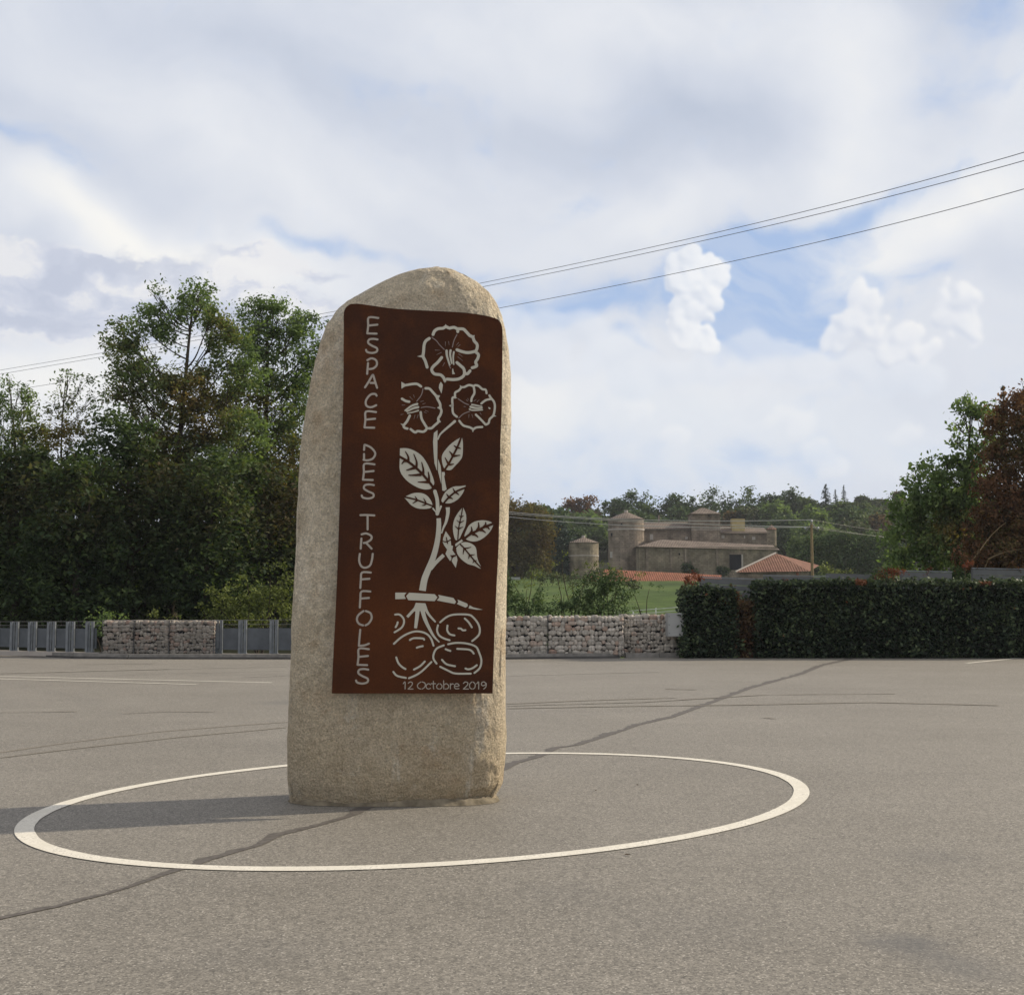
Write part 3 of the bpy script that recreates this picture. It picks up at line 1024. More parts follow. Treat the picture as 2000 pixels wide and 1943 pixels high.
flower(Z1, [
    [(765, 300), (790, 240), (850, 200), (940, 190), (985, 165), (1035, 185)],
    [(1050, 190), (1130, 175), (1190, 200), (1290, 205), (1350, 260), (1400, 315), (1455, 345), (1480, 410), (1530, 470), (1530, 540), (1510, 600), (1555, 650), (1540, 720), (1505, 780), (1525, 845), (1445, 878)],
    [(1195, 205), (1195, 250)], [(1180, 565), (1280, 600), (1380, 615), (1510, 590)],
    [(700, 368), (640, 410), (610, 480), (600, 600), (592, 680), (630, 760), (662, 868)],
    [(915, 700), (850, 780), (765, 860), (742, 920), (790, 985), (890, 1000), (945, 1045), (972, 1105)],
    [(1010, 1075), (1120, 1083), (1230, 1065), (1305, 1000), (1300, 900), (1240, 840), (1180, 787)], [(1315, 965), (1360, 985), (1408, 932)]], 50,
    [[(745, 350), (820, 405), (880, 480), (960, 560)], [(1180, 300), (1130, 400), (1100, 520)], [(1045, 840), (1070, 885)]],
    [[(980, 425), (980, 505)], [(1035, 420), (1045, 485)], [(1210, 440), (1165, 490)], [(1235, 475), (1190, 515)], [(800, 570), (885, 572)], [(910, 610), (825, 650)],
     [(1210, 635), (1280, 685)], [(1195, 685), (1280, 755)], [(965, 790), (930, 855)]],
    [([(1000, 582), (1005, 660), (1030, 750), (1055, 830)], 42), ([(1070, 577), (1062, 650), (1090, 800)], 40), ([(1126, 605), (1115, 700), (1125, 820)], 32), ([(1110, 960), (1108, 905)], 28)],
    [[(945, 190), (985, 116), (1025, 190)], [(1410, 315), (1490, 312), (1475, 375)], [(600, 645), (488, 680), (600, 705)], [(1095, 990), (1115, 930), (1148, 985)], [(945, 1060), (995, 1070), (970, 1145)]])
flower(Z2, [
    [(262, 205), (340, 190), (420, 178), (490, 180), (555, 222)],
    [(635, 255), (700, 260), (760, 320), (820, 390), (842, 440), (885, 520), (893, 590), (910, 650), (890, 720), (855, 780), (855, 840), (790, 900), (740, 945), (690, 950)],
    [(550, 670), (565, 780), (620, 880), (655, 950), (600, 1008), (500, 998), (450, 1020), (375, 965)],
    [(225, 437), (290, 475), (350, 488)], [(360, 730), (310, 830), (255, 900), (270, 940), (318, 955)]], 42,
    [[(590, 260), (560, 370), (480, 480)], [(560, 590), (660, 575), (800, 600)]],
    [[(360, 400), (415, 455)], [(425, 370), (445, 420)], [(550, 485), (605, 470)], [(585, 530), (635, 510)], [(225, 545), (280, 545)], [(630, 640), (685, 660)], [(610, 665), (660, 690)],
     [(450, 720), (430, 795)], [(505, 715), (485, 780)], [(205, 712), (250, 702)]],
    [([(490, 527), (390, 560), (280, 640)], 38), ([(505, 582), (420, 602), (310, 655)], 42), ([(510, 640), (430, 665), (320, 690)], 26)],
    [[(215, 140), (290, 188), (290, 215), (215, 262)], [(830, 372), (888, 380), (855, 440)], [(885, 565), (832, 590), (885, 625)], [(870, 785), (903, 842), (840, 860)], [(195, 868), (262, 880), (250, 915)]])
flower(Z2, [
    [(1695, 340), (1680, 280), (1620, 268), (1560, 215), (1500, 200), (1470, 215), (1390, 197), (1310, 232), (1260, 240), (1215, 290), (1150, 330), (1145, 400), (1102, 425), (1102, 540), (1102, 590), (1115, 690), (1180, 748)],
    [(1470, 225), (1485, 330), (1440, 420), (1430, 478)],
    [(1745, 378), (1770, 420), (1825, 490), (1840, 580), (1815, 720), (1750, 790), (1730, 860), (1680, 886)], [(1680, 886), (1600, 800), (1510, 712)],
    [(1605, 520), (1680, 462), (1770, 440)], [(1222, 820), (1290, 900), (1400, 932), (1460, 965)], [(1470, 965), (1520, 935), (1620, 928)]], 37,
    [[(1200, 435), (1310, 510), (1385, 540)], [(1210, 775), (1290, 700), (1400, 655)]],
    [[(1345, 455), (1375, 485)], [(1370, 430), (1382, 465)], [(1475, 475), (1520, 445)], [(1530, 490), (1570, 450)], [(1390, 710), (1385, 770)], [(1440, 710), (1460, 770)], [(1300, 570), (1340, 575)], [(1580, 680), (1610, 715)]],
    [([(1440, 537), (1520, 552), (1615, 570)], 28), ([(1420, 577), (1500, 597), (1615, 598)], 42), ([(1400, 617), (1460, 638), (1625, 630)], 28), ([(1750, 605), (1735, 592)], 28)],
    [[(1232, 200), (1300, 240), (1240, 275)], [(1135, 395), (1188, 418), (1140, 435)], [(1100, 528), (1038, 555), (1100, 590)], [(1805, 705), (1868, 740), (1795, 750)], [(1430, 950), (1458, 1022), (1485, 955)]])

# stems
class Pieces:
    def __init__(s, name): s.name = name; s.k = 0
    def _go(s, fn, *p, **k):
        a = Art(s.name); a.k = s.k; s.k += 1
        getattr(a, fn)(*p, **k)
        a.build(plate)
    def stroke(s, *p, **k): s._go('stroke', *p, **k)
    def poly(s, *p, **k): s._go('poly', *p, **k)
    def build(s, parent): pass


a = Pieces('stem')
a.poly(Z2([(900, 140), (935, 190), (928, 260), (910, 345), (865, 250), (872, 190)]))
a.stroke(Z2([(1143, 828), (1060, 900), (960, 985), (885, 1060), (850, 1140)]), 46 * K1, taper=(1, .5))
a.poly(Z3([(842, 0), (780, 50), (765, 200), (775, 400), (790, 580), (830, 700), (836, 700), (840, 400)]))
a.poly(Z3([(852, 500), (850, 710), (880, 830), (908, 940), (908, 730), (895, 620)]))
a.poly(Z3([(918, 730), (965, 730), (972, 780), (958, 800), (980, 930), (1002, 1030), (960, 1060), (925, 1050), (915, 900)]))
a.stroke(Z3([(797, 1065), (835, 1200), (845, 1350), (838, 1455)]), 62 * K1)
a.stroke(Z3([(765, 1362), (822, 1440)]), 26 * K1, taper=(1, .6))
a.stroke(Z3([(903, 1325), (862, 1440)]), 34 * K1, taper=(1, .6))
a.stroke(Z4([(1020, 95), (1022, 200), (990, 350), (945, 450), (912, 550)]), (72 * K1, 20 * K1), round_=False)
a.stroke(Z4([(862, 285), (866, 400), (852, 600), (815, 800), (755, 1000), (680, 1180), (615, 1350), (580, 1545)]), (74 * K1, 118 * K1), round_=False)
a.stroke(Z4([(950, 925), (880, 990), (800, 1070), (720, 1170)]), 62 * K1, round_=False)
a.poly(Z4([(1150, 735), (1265, 650), (1290, 680), (1155, 778)]))
a.build(plate)


def leaf_art(zf, outline, mid, sides, wm=30, sm=3):
    a = Art('leaf')
    a.poly(zf(outline), sm=sm)
    o = a.build(plate)
    v = Art('leaf_vein', 'corten')
    wm = wm * 1.25
    v.stroke(zf(mid), wm * K1, lift=.004)
    for s in sides:
        v.stroke(zf(s), wm * 1.15 * K1, taper=(1.1, .25), lift=.004, round_=False)
    v.build(plate)


leaf_art(Z3, [(190, 318), (300, 315), (420, 350), (560, 440), (660, 580), (740, 760), (785, 905), (770, 965), (720, 1022), (600, 1030), (460, 980), (300, 870), (190, 710), (186, 500)],
         [(180, 462), (300, 530), (430, 625), (560, 745), (700, 905), (775, 1010)],
         [[(330, 560), (335, 470), (280, 368)], [(465, 680), (480, 560), (428, 415)], [(590, 790), (595, 680), (565, 555)], [(690, 900), (695, 810), (680, 725)],
          [(320, 535), (260, 545), (220, 595)], [(450, 655), (370, 680), (298, 700)], [(560, 775), (440, 785), (335, 785)], [(690, 905), (600, 905), (498, 905)]], 34)
leaf_art(Z3, [(1235, 130), (1270, 140), (1285, 260), (1275, 450), (1225, 540), (1150, 620), (1080, 690), (1000, 692), (950, 650), (920, 540), (925, 430), (1000, 320), (1100, 220)],
         [(1255, 120), (1200, 270), (1115, 440), (1040, 580), (955, 705)],
         [[(1180, 310), (1155, 290), (1125, 268)], [(1190, 305), (1215, 312), (1250, 325)], [(1105, 450), (1080, 405), (1045, 368)], [(1120, 455), (1180, 445), (1240, 438)],
          [(1035, 590), (1005, 540), (972, 475)], [(1040, 600), (1080, 600), (1128, 588)]], 28)
leaf_art(Z3, [(1332, 960), (1318, 1010), (1280, 1100), (1200, 1200), (1080, 1268), (980, 1272), (920, 1250), (918, 1190), (990, 1065), (1120, 985), (1240, 975)],
         [(1335, 1000), (1240, 1035), (1150, 1080), (1040, 1170), (940, 1285)],
         [[(1150, 1085), (1130, 1050), (1108, 1008)], [(1160, 1085), (1190, 1105), (1218, 1130)], [(1045, 1170), (1020, 1140), (998, 1108)], [(1050, 1175), (1080, 1182), (1112, 1198)]], 26)
leaf_art(Z3, [(258, 1168), (380, 1110), (480, 1090), (600, 1105), (690, 1170), (750, 1280), (735, 1345), (640, 1370), (500, 1362), (390, 1310), (320, 1235)],
         [(255, 1162), (370, 1185), (500, 1220), (640, 1275), (770, 1325)],
         [[(485, 1215), (470, 1180), (448, 1150)], [(495, 1220), (450, 1250), (410, 1275)], [(640, 1275), (625, 1230), (598, 1182)], [(645, 1278), (610, 1305), (568, 1310)]], 22)
leaf_art(Z4, [(1285, 90), (1340, 230), (1330, 400), (1270, 540), (1215, 650), (1150, 655), (1110, 480), (1130, 320), (1200, 190)],
         [(1282, 85), (1252, 260), (1215, 430), (1195, 665)],
         [[(1250, 275), (1235, 250), (1215, 233)], [(1250, 275), (1275, 250), (1302, 240)], [(1235, 365), (1210, 345), (1175, 318)], [(1235, 365), (1270, 345), (1308, 322)],
          [(1208, 475), (1180, 450), (1142, 418)], [(1208, 475), (1250, 450), (1292, 435)]], 16)
leaf_art(Z4, [(1818, 385), (1760, 345), (1640, 320), (1500, 340), (1400, 400), (1350, 480), (1310, 590), (1345, 655), (1460, 690), (1580, 665), (1700, 580), (1780, 480)],
         [(1825, 375), (1720, 415), (1620, 455), (1520, 510), (1400, 570), (1290, 655)],
         [[(1530, 500), (1560, 430), (1552, 355)], [(1410, 565), (1440, 500), (1428, 430)], [(1650, 440), (1680, 395), (1678, 350)], [(1580, 485), (1630, 500), (1682, 540)],
          [(1450, 560), (1510, 580), (1550, 620)], [(1690, 430), (1720, 445), (1748, 485)]], 34)
leaf_art(Z4, [(1168, 800), (1250, 720), (1330, 700), (1430, 725), (1510, 800), (1530, 950), (1560, 1050), (1610, 1150), (1565, 1155), (1480, 1110), (1370, 1080), (1260, 1000), (1185, 900)],
         [(1235, 735), (1300, 800), (1400, 920), (1500, 1040), (1610, 1155)],
         [[(1305, 810), (1360, 805), (1428, 785)], [(1305, 810), (1295, 860), (1288, 918)], [(1400, 925), (1445, 925), (1492, 915)], [(1400, 925), (1390, 960), (1378, 995)],
          [(1480, 1020), (1500, 1025), (1528, 1018)], [(1480, 1020), (1470, 1040), (1452, 1066)]], 20)
a = Art('leaf')
a.poly(Z4([(985, 510), (1070, 630), (1080, 760), (1112, 765), (1100, 840), (1155, 920), (1080, 930), (1085, 1000), (1060, 1030), (1020, 970), (980, 905), (1010, 830), (960, 760), (932, 700), (940, 630)]))
a.build(plate)
for q, wq in (([(995, 620), (1005, 670), (1018, 725)], 18), ([(925, 682), (1000, 695), (1085, 650)], 18), ([(1075, 935), (1120, 950), (1165, 930)], 20)):
    v = Art('leaf_vein', 'corten')
    v.k = wq
    v.stroke(Z4(q), wq * K1, lift=.004)
    v.build(plate)
a = Art('leaf')
a.poly(Z4([(1088, 1030), (1110, 970), (1175, 935), (1190, 1010), (1160, 1148)]))
a.build(plate)

# root bar, roots, tubers
a = Pieces('rootstock')
for q in ([(262, 140), (440, 140), (405, 185), (430, 240), (262, 245)], [(485, 140), (890, 165), (935, 215), (890, 275), (470, 260), (435, 195)],
          [(945, 175), (1190, 225), (1230, 285), (1210, 320), (925, 265), (965, 215)], [(1255, 250), (1410, 315), (1420, 350), (1385, 380), (1245, 320), (1268, 290)],
          [(1450, 340), (1500, 372), (1660, 412), (1560, 412), (1430, 390)]):
    a.poly(Z5(q))
a.build(plate)
a = Art('root')
a.poly(Z5([(590, 302), (742, 310), (770, 385), (760, 440), (700, 440), (640, 430), (570, 440), (545, 415)]))
a.stroke(Z5([(595, 370), (520, 455), (452, 528)]), 42 * K5, round_=False)
a.stroke(Z5([(620, 400), (605, 550), (585, 708)]), (70 * K5, 46 * K5), round_=False)
a.stroke(Z5([(690, 400), (735, 560), (810, 720), (880, 840), (965, 930)]), (72 * K5, 20 * K5), round_=False)
a.stroke(Z5([(735, 370), (790, 480), (905, 610)]), (50 * K5, 26 * K5), round_=False)
a.build(plate)
for grp in ([[(260, 490), (330, 490), (390, 550), (400, 620), (360, 700), (250, 772)], [(300, 612), (290, 650), (268, 690)]],
            [[(240, 955), (360, 850), (500, 778), (620, 757), (750, 790), (830, 870), (872, 985)], [(495, 895), (560, 865), (700, 870), (722, 890)], [(605, 1018), (640, 1005), (700, 992)],
             [(278, 1172), (310, 1260), (365, 1320), (425, 1357)], [(732, 1238), (660, 1310), (560, 1365)], [(232, 1402), (290, 1465), (430, 1498)], [(480, 1503), (600, 1450), (700, 1380), (838, 1245)]],
            [[(978, 612), (1080, 530), (1200, 490), (1420, 490), (1500, 530), (1580, 630), (1610, 730), (1590, 820), (1488, 912)], [(942, 660), (928, 740), (960, 820), (1040, 870), (1128, 898)],
             [(1095, 665), (1090, 740), (1130, 800), (1205, 822)], [(1370, 552), (1430, 610), (1483, 692)], [(1270, 710), (1310, 715), (1340, 740), (1380, 738)]],
            [[(1105, 962), (1230, 940), (1400, 950), (1545, 1000), (1600, 1100), (1635, 1220), (1610, 1340), (1525, 1418)], [(1035, 980), (930, 1025), (880, 1100), (870, 1190), (920, 1270)],
             [(978, 1320), (1100, 1380), (1220, 1428), (1465, 1430)], [(1065, 1040), (1100, 1055), (1140, 1068)], [(1250, 1035), (1420, 1045), (1480, 1070), (1512, 1110)],
             [(1007, 1210), (1080, 1280), (1215, 1312)], [(1382, 1348), (1430, 1362), (1500, 1340), (1562, 1295)]]):
    a = Art('tuber')
    for s in grp: a.stroke(Z5(s), 30 * K5)
    a.build(plate)

GL = {  # stroke letters in a unit box, y down
    'E': [[(1, .03), (.15, 0), (.1, .5), (.02, .98)], [(.1, .5), (.92, .44)], [(.02, .98), (.85, 1)]],
    'S': [[(.95, .05), (.6, 0), (.25, .06), (.18, .3), (.5, .5), (.9, .68), (.88, .92), (.5, 1.02), (.1, .95), (0, .8)]],
    'P': [[(.18, .3), (.1, .98)], [(.12, .12), (.5, .0), (.9, .12), (.98, .4), (.7, .62), (.3, .68)]],
    'A': [[(0, .95), (.3, .5), (.6, .0), (.68, .05), (.82, .5), (.98, .98)], [(.45, .6), (.8, .6)]],
    'C': [[(.98, .15), (.85, .02), (.45, .08), (.08, .5), (.12, .88), (.5, 1), (.95, .85)]],
    'D': [[(.12, .35), (.15, .08), (.2, .03), (.65, .2), (.98, .55), (.8, .88), (.4, 1.0), (.08, .97)], [(.12, .97), (.12, .6)]],
    'T': [[(0, .05), (.45, .04), (.97, .07)], [(.5, .1), (.5, 1)]],
    'R': [[(.1, .34), (.04, .98)], [(.12, .08), (.5, .02), (.92, .18), (.9, .4), (.55, .58), (.3, .62)], [(.5, .62), (.95, .98)]],
    'U': [[(.05, 0), (.0, .5), (.15, .9), (.45, 1.02), (.8, .85), (.95, .4), (1, 0)]],
    'F': [[(.97, .03), (.2, .03), (.1, .45), (.05, 1)], [(.12, .46), (.85, .42)]],
    'O': [[(.45, .0), (.12, .28), (.02, .6), (.15, .88), (.42, 1.0)], [(.6, .0), (.9, .15), (.98, .5), (.8, .85), (.58, 1.0)]],
    'L': [[(.18, 0), (.1, .55), (.05, .98)], [(.05, 1), (.6, .96), (1, .86)]],
    '1': [[(0, .25), (.8, 0), (.8, 1)]],
    '2': [[(.05, .2), (.4, 0), (.85, .12), (.8, .42), (.4, .75), (.02, 1)], [(.02, 1), (1, 1)]],
    'c': [[(.95, .2), (.55, .0), (.1, .3), (.1, .75), (.5, 1), (.95, .85)]],
    't': [[(.5, -.45), (.5, .7), (.6, 1)], [(0, .0), (1, 0)]],
    'o': [[(.4, 0), (.05, .4), (.12, .85), (.42, 1)], [(.62, 0), (.95, .35), (.9, .8), (.58, 1)]],
    'b': [[(.05, -.55), (.08, 1)], [(.15, .2), (.55, 0), (.95, .4), (.8, .9), (.3, 1)]],
    'r': [[(.1, 0), (.1, 1)], [(.1, .4), (.5, .05), (1, .08)]],
    'e': [[(.08, .5), (.95, .42), (.7, .02), (.25, .08), (.05, .55), (.3, .95), (.95, .92)]],
    '0': [[(.42, 0), (.05, .35), (.12, .85), (.45, 1)], [(.6, 0), (.95, .3), (.9, .8), (.62, 1)]],
    '9': [[(.95, .3), (.6, .0), (.15, .1), (.08, .4), (.4, .55), (.9, .35)], [(.97, .2), (.9, .7), (.5, 1)]],
}
LET = [('E', 717, 739, 620.5, 652), ('S', 715, 738.5, 662, 689), ('P', 715, 736.5, 700, 731), ('A', 713, 737, 733, 758), ('C', 713, 736, 769, 795.5), ('E', 711.5, 734.5, 804, 835.5),
       ('D', 708, 733.5, 868, 899), ('E', 708.5, 731.5, 906, 937.5), ('S', 706.5, 731.5, 946, 973), ('T', 704, 732, 1004.5, 1034), ('R', 703.6, 727, 1041, 1072), ('U', 701.5, 728, 1081.5, 1108),
       ('F', 702.7, 725, 1117, 1148), ('F', 701.7, 724, 1154, 1186), ('O', 696.5, 726.5, 1193, 1221), ('L', 700, 720.5, 1229.5, 1261), ('E', 698, 720.5, 1266.5, 1298.5), ('S', 695.5, 720.5, 1306, 1334)]
for ch, x0, x1, y0, y1 in LET:
    a = Art('letter', 'inlay_dim')
    for s in GL[ch]:
        a.stroke([(x0 + u * (x1 - x0), y0 + v_ * (y1 - y0)) for u, v_ in s], 3.9, n=4)
    a.build(plate)
a = Art('date_lettering', 'inlay_dim')
DT = [('1', 390, 425, 0), ('2', 465, 545, 0), ('O', 612, 745, 0), ('c', 750, 828, 1), ('t', 835, 905, 1), ('o', 918, 1010, 1), ('b', 1028, 1118, 1), ('r', 1135, 1190, 1), ('e', 1200, 1282, 1),
      ('2', 1345, 1430, 0), ('0', 1442, 1540, 0), ('1', 1562, 1598, 0), ('9', 1630, 1715, 0)]
for ch, x0, x1, lc in DT:
    ya, yb = (1590 if lc else 1562), 1675
    for s in GL[ch]:
        a.stroke(Z5([(x0 + u * (x1 - x0), ya + v_ * (yb - ya)) for u, v_ in s]), 1.75, n=4)
a.build(plate)

# ------------------------------------------------------------------ gabions


rock_base = []
for sd in range(6):
    import bmesh
    bm = bmesh.new()
    bmesh.ops.create_icosphere(bm, subdivisions=2, radius=1.0)
    for v in bm.verts:
        nn = mnoise.noise(v.co * 1.1 + Vector((sd * 7, 0, 0))) * .35
        v.co = v.co * (1 + nn)
        for ax in range(3):
            v.co[ax] = max(-.82, min(.82, v.co[ax]))
    rock_base.append(([tuple(v.co) for v in bm.verts], [tuple(q.index for q in f.verts) for f in bm.faces]))
    bm.free()


def mat_rocks(name, a, b, c):
    m, t, out = new_mat(name)
    tone = t.node('ShaderNodeAttribute', attribute_name='tone').outputs['Fac']
    co = t.node('ShaderNodeTexCoord').outputs['Object']
    n = t.noise(co, 14, 4, .6)
    cc = t.ramp(tone, [(0, a), (.75, b), (1, c)])
    cc = t.vm('SCALE', cc, scale=t.mapr(n, .3, .7, .75, 1.2, 'LINEAR'))
    finish(t, out, cc, .85, 0, n, .5, .02, .25)
    return m


M['rock'] = mat_rocks('gabion_rock', (.19, .172, .148), (.33, .30, .262), (.25, .175, .14))
M['rock_r'] = mat_rocks('gabion_rock_pale', (.30, .275, .24), (.58, .53, .465), (.38, .26, .20))


def gabion(x0, x1, y0, z0, z1, label, mat, rs, depth=.6, group=None, seed=0):
    rnd = random.Random(seed)
    g = empty('gabion_basket', ((x0 + x1) / 2, y0 + depth / 2, z0), label, 'gabion', group)
    V, Fc, tones = [], [], []
    z = z0 + rs * .45
    row = 0

    def rock(x, y, zz, sx, sy, sz, tone):
        vb, fb = rnd.choice(rock_base)
        b = len(V)
        ang = rnd.uniform(-.9, .9)
        ca_, sa_ = math.cos(ang), math.sin(ang)
        fl = rnd.choice((-1, 1))
        for (a, bb, c) in vb:
            a *= fl
            xx = a * ca_ - c * sa_
            cc2 = a * sa_ + c * ca_
            V.append((x + xx * sx, y + bb * sy, min(z1 + .02, zz + cc2 * sz)))
        for f in fb:
            Fc.append(tuple(i + b for i in f))
            tones.append(tone)
    while z < z1:
        x = x0 + rnd.uniform(.3, .5) * rs
        while x < x1 - rs * .2:
            w = rs * rnd.choice((.55, .7, .85, 1.0, 1.3, 1.6))
            cxp = min(x + w / 2 - rs * .35, x1 - w * .45)
            rock(cxp, y0 + rs * .5, z + rnd.uniform(-.26, .26) * rs, w * .62, rs * rnd.uniform(.45, .62), rs * rnd.uniform(.42, .74) * (.75 + .25 * w / rs), rnd.random())
            x += w * .95
        # top and back
        z += rs * .86
        row += 1
    for side in (0, 1):
        y = y0 + rs * 1.4
        while y < y0 + depth:
            zz = z0 + rs * .5
            while zz < z1:
                rock((x0 + rs * .45) if side == 0 else (x1 - rs * .45), y, zz, rs * .5, rs * .55, rs * .55, rnd.random())
                zz += rs * .9
            y += rs
    x = x0 + rs * .5
    while x < x1:
        y = y0 + rs * 1.5
        while y < y0 + depth:
            rock(x, y, z1 - rs * .45, rs * .58, rs * .6, rs * .45, rnd.random())
            y += rs
        x += rs
    me = bpy.data.meshes.new('stones')
    o0 = world_loc(g)
    me.from_pydata([(a - o0.x, b - o0.y, c - o0.z) for a, b, c in V], [], Fc)
    at_ = me.attributes.new('tone', 'FLOAT', 'FACE')
    at_.data.foreach_set('value', tones)
    link('stones', me, mat, g, smooth=True)
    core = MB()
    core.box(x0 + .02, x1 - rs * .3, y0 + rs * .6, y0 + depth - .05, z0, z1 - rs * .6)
    core.build('dark_core', M['dark'], g)  # near-black filler box; shade between the stones put into its colour
    wm = MB()
    r = .0035
    x = x0
    while x <= x1 + 1e-6:
        wm.tube([(x, y0 - .012, z0), (x, y0 - .012, z1 + .015), (x, y0 + depth, z1 + .015)], r, 4)
        x += .1
    zz = z0
    while zz <= z1 + .02:
        wm.tube([(x0, y0 - .012, zz), (x1, y0 - .012, zz)], r, 4)
        zz += .1
    wm.build('wire_mesh', M['wire'], g)
    for xe in (x0 + .006, x1 - .006):
        fm = MB()
        fm.tube([(xe, y0 - .03, z0), (xe, y0 - .03, z1 + .01), (xe, y0 + depth, z1 + .01)], .014, 6)
        fm.build('corner_wire', M['screw'], g)
    return g


def xat(px, d): return at(px, 1200, d).x
def zat(py, d): return at(1000, py, d).z


GY = 40.0
gl = 'gabion baskets along the car park edge'
gx = [xat(201, GY), xat(263, GY), xat(331.5, GY), xat(419, GY)]
zt, zb = zat(1212, GY), zat(1277, GY)
for i, lb in enumerate(['grey stone gabion left of the trio beside the left railing', 'middle grey gabion of the left trio', 'grey gabion at the right end of the left trio, pale stones on its corner']):
    gabion(gx[i], gx[i + 1], GY, zb, zt, lb, M['rock'], .125, group=gl, seed=i + 3)
GX = [xat(905, GY), xat(1070, GY), xat(1219, GY)]
zt2, zb2 = zat(1204, GY), zat(1279, GY)
gabion(GX[0], GX[1], GY, zb2, zt2, 'pale pinkish gabion directly right of the standing stone', M['rock_r'], .165, group=gl, seed=11)
gabion(GX[1], GX[2], GY, zt2 * 0 + zb2, zat(1202, GY), 'pale pinkish gabion ending at the step in the wall', M['rock_r'], .165, group=gl, seed=12)
gabion(xat(1212, GY + .7), xat(1345, GY + .7), GY + .7, .0, zat(1200, GY + .7), 'set-back gabion behind the grey cabinet next to the hedge', M['rock_r'], .15, group=gl, seed=13)

# cabinet
cbx = empty('utility_cabinet', (xat(1320, 39.9), 39.9, zat(1245, 39.9)), 'plain light grey utility cabinet mounted on the wall beside the hedge', 'cabinet')
mb = MB()
x0, x1, z0, z1 = xat(1304, 39.9), xat(1338, 39.9), zat(1243, 39.9), zat(1197, 39.9)
mb.box(x0, x1, 39.93, 40.5, z0, z1)
mb.build('housing', M['cabinet'], cbx)
mb = MB()
mb.box(x0 + .01, x1 - .01, 39.905, 39.927, z0 + .01, z1 - .01)
dr = mb.build('door', M['cabinet'], cbx)
for zz in (z0 + .1, (z0 + z1) / 2, z1 - .1):
    mb = MB()
    mb.box(x0 + .03, x0 + .055, 39.893, 39.903, zz - .012, zz + .012)
    mb.build('lock', M['screw'], dr)


# ------------------------------------------------------------------ railings
def railing(pxs, d0, d1, px_a, px_b, top, bot, label):
    def dd(px): return d0 + (d1 - d0) * (px - px_a) / (px_b - px_a)
    f = empty('railing', (xat((px_a + px_b) / 2, dd((px_a + px_b) / 2)), dd((px_a + px_b) / 2), 0), label, 'railing', None)
    ends = [px_a] + pxs + [px_b]
    zT = [zat(top[0] + (top[1] - top[0]) * (p - px_a) / (px_b - px_a), dd(p)) for p in ends]
    zB = [zat(bot[0] + (bot[1] - bot[0]) * (p - px_a) / (px_b - px_a), dd(p)) for p in ends]
    for p, t, b in list(zip(ends, zT, zB))[1:-1]:
        x, y = xat(p, dd(p)), dd(p)
        m1 = MB()
        m1.box(x - .07, x - .055, y - .06, y + .06, b, t)
        m1.box(x - .055, x + .0, y - .006, y + .006, b, t)
        m1.box(x - .13, x - .07, y - .066, y - .054, b, t - .02)
        m1.box(x + .02, x + .10, y + .0, y + .012, b, t - .01)
        m1.box(x + .10, x + .112, y - .05, y + .06, b, t - .01)
        m1.box(x - .10, x + .13, y - .07, y + .07, b - .012, b + .005)
        m1.build('post', M['steel'], f)
    m2 = MB()
    for i in range(len(ends) - 1):
        xa, xb = xat(ends[i], dd(ends[i])) + .13, xat(ends[i + 1], dd(ends[i + 1])) - .14
        ya, yb = dd(ends[i]), dd(ends[i + 1])
        h = zT[i] - zB[i]
        p = MB()
        p.obox((xa, ya), (xb, yb), .012, zB[i] + .13, zB[i + 1] + .13, h * .62)
        p.obox((xa, ya - .02), (xb, yb - .02), .03, zB[i] + .10, zB[i + 1] + .10, .055)
        p.build('panel', M['panel'], f)
    for k in (0.995, .86):
        m3 = MB()
        m3.tube([(xat(p, dd(p)), dd(p) - .075, b + (t - b) * k) for p, t, b in zip(ends, zT, zB)], .006, 6)
        m3.build('cable', M['wire'], f)
    m4 = MB()
    for i in range(len(ends) - 1):
        m4.obox((xat(ends[i], dd(ends[i])), dd(ends[i])), (xat(ends[i + 1], dd(ends[i + 1])), dd(ends[i + 1])), .22, zB[i] - .16, zB[i + 1] - .16, .145)
    m4.build('base_sill', M['ridge'], f)
    return f


railing([-8, 30, 65, 102, 139, 177], 41.6, 40.3, -60, 199, (1213.5, 1213), (1268, 1273), 'grey steel railing with many close posts left of the grey gabions')
railing([428, 475, 536, 598, 660], 40.3, 40.2, 422, 800, (1210.5, 1208), (1275, 1277), 'grey steel railing between the gabions and the standing stone')

# ------------------------------------------------------------------ foliage machinery
rng = np.random.default_rng(5)


def leaf_quads(C, size, tone, turn, up=0.35, aspect=0.5, droop=0.0):
    n = len(C)
    nrm = rng.normal(size=(n, 3))
    nrm[:, 2] = np.abs(nrm[:, 2]) + up
    nrm /= np.linalg.norm(nrm, axis=1)[:, None]
    t = rng.normal(size=(n, 3))
    t[:, 2] -= droop
    t -= nrm * np.sum(t * nrm, 1)[:, None]
    t /= np.linalg.norm(t, axis=1)[:, None]
    b = np.cross(nrm, t)
    s = (size * rng.uniform(.65, 1.35, n))[:, None] * .5
    v = np.empty((n, 4, 3))
    v[:, 0] = C - t * s
    v[:, 1] = C + b * s * aspect + nrm * s * .15
    v[:, 2] = C + t * s
    v[:, 3] = C - b * s * aspect + nrm * s * .15
    q = np.arange(n * 4).reshape(n, 4)
    return v.reshape(-1, 3), q, tone, turn


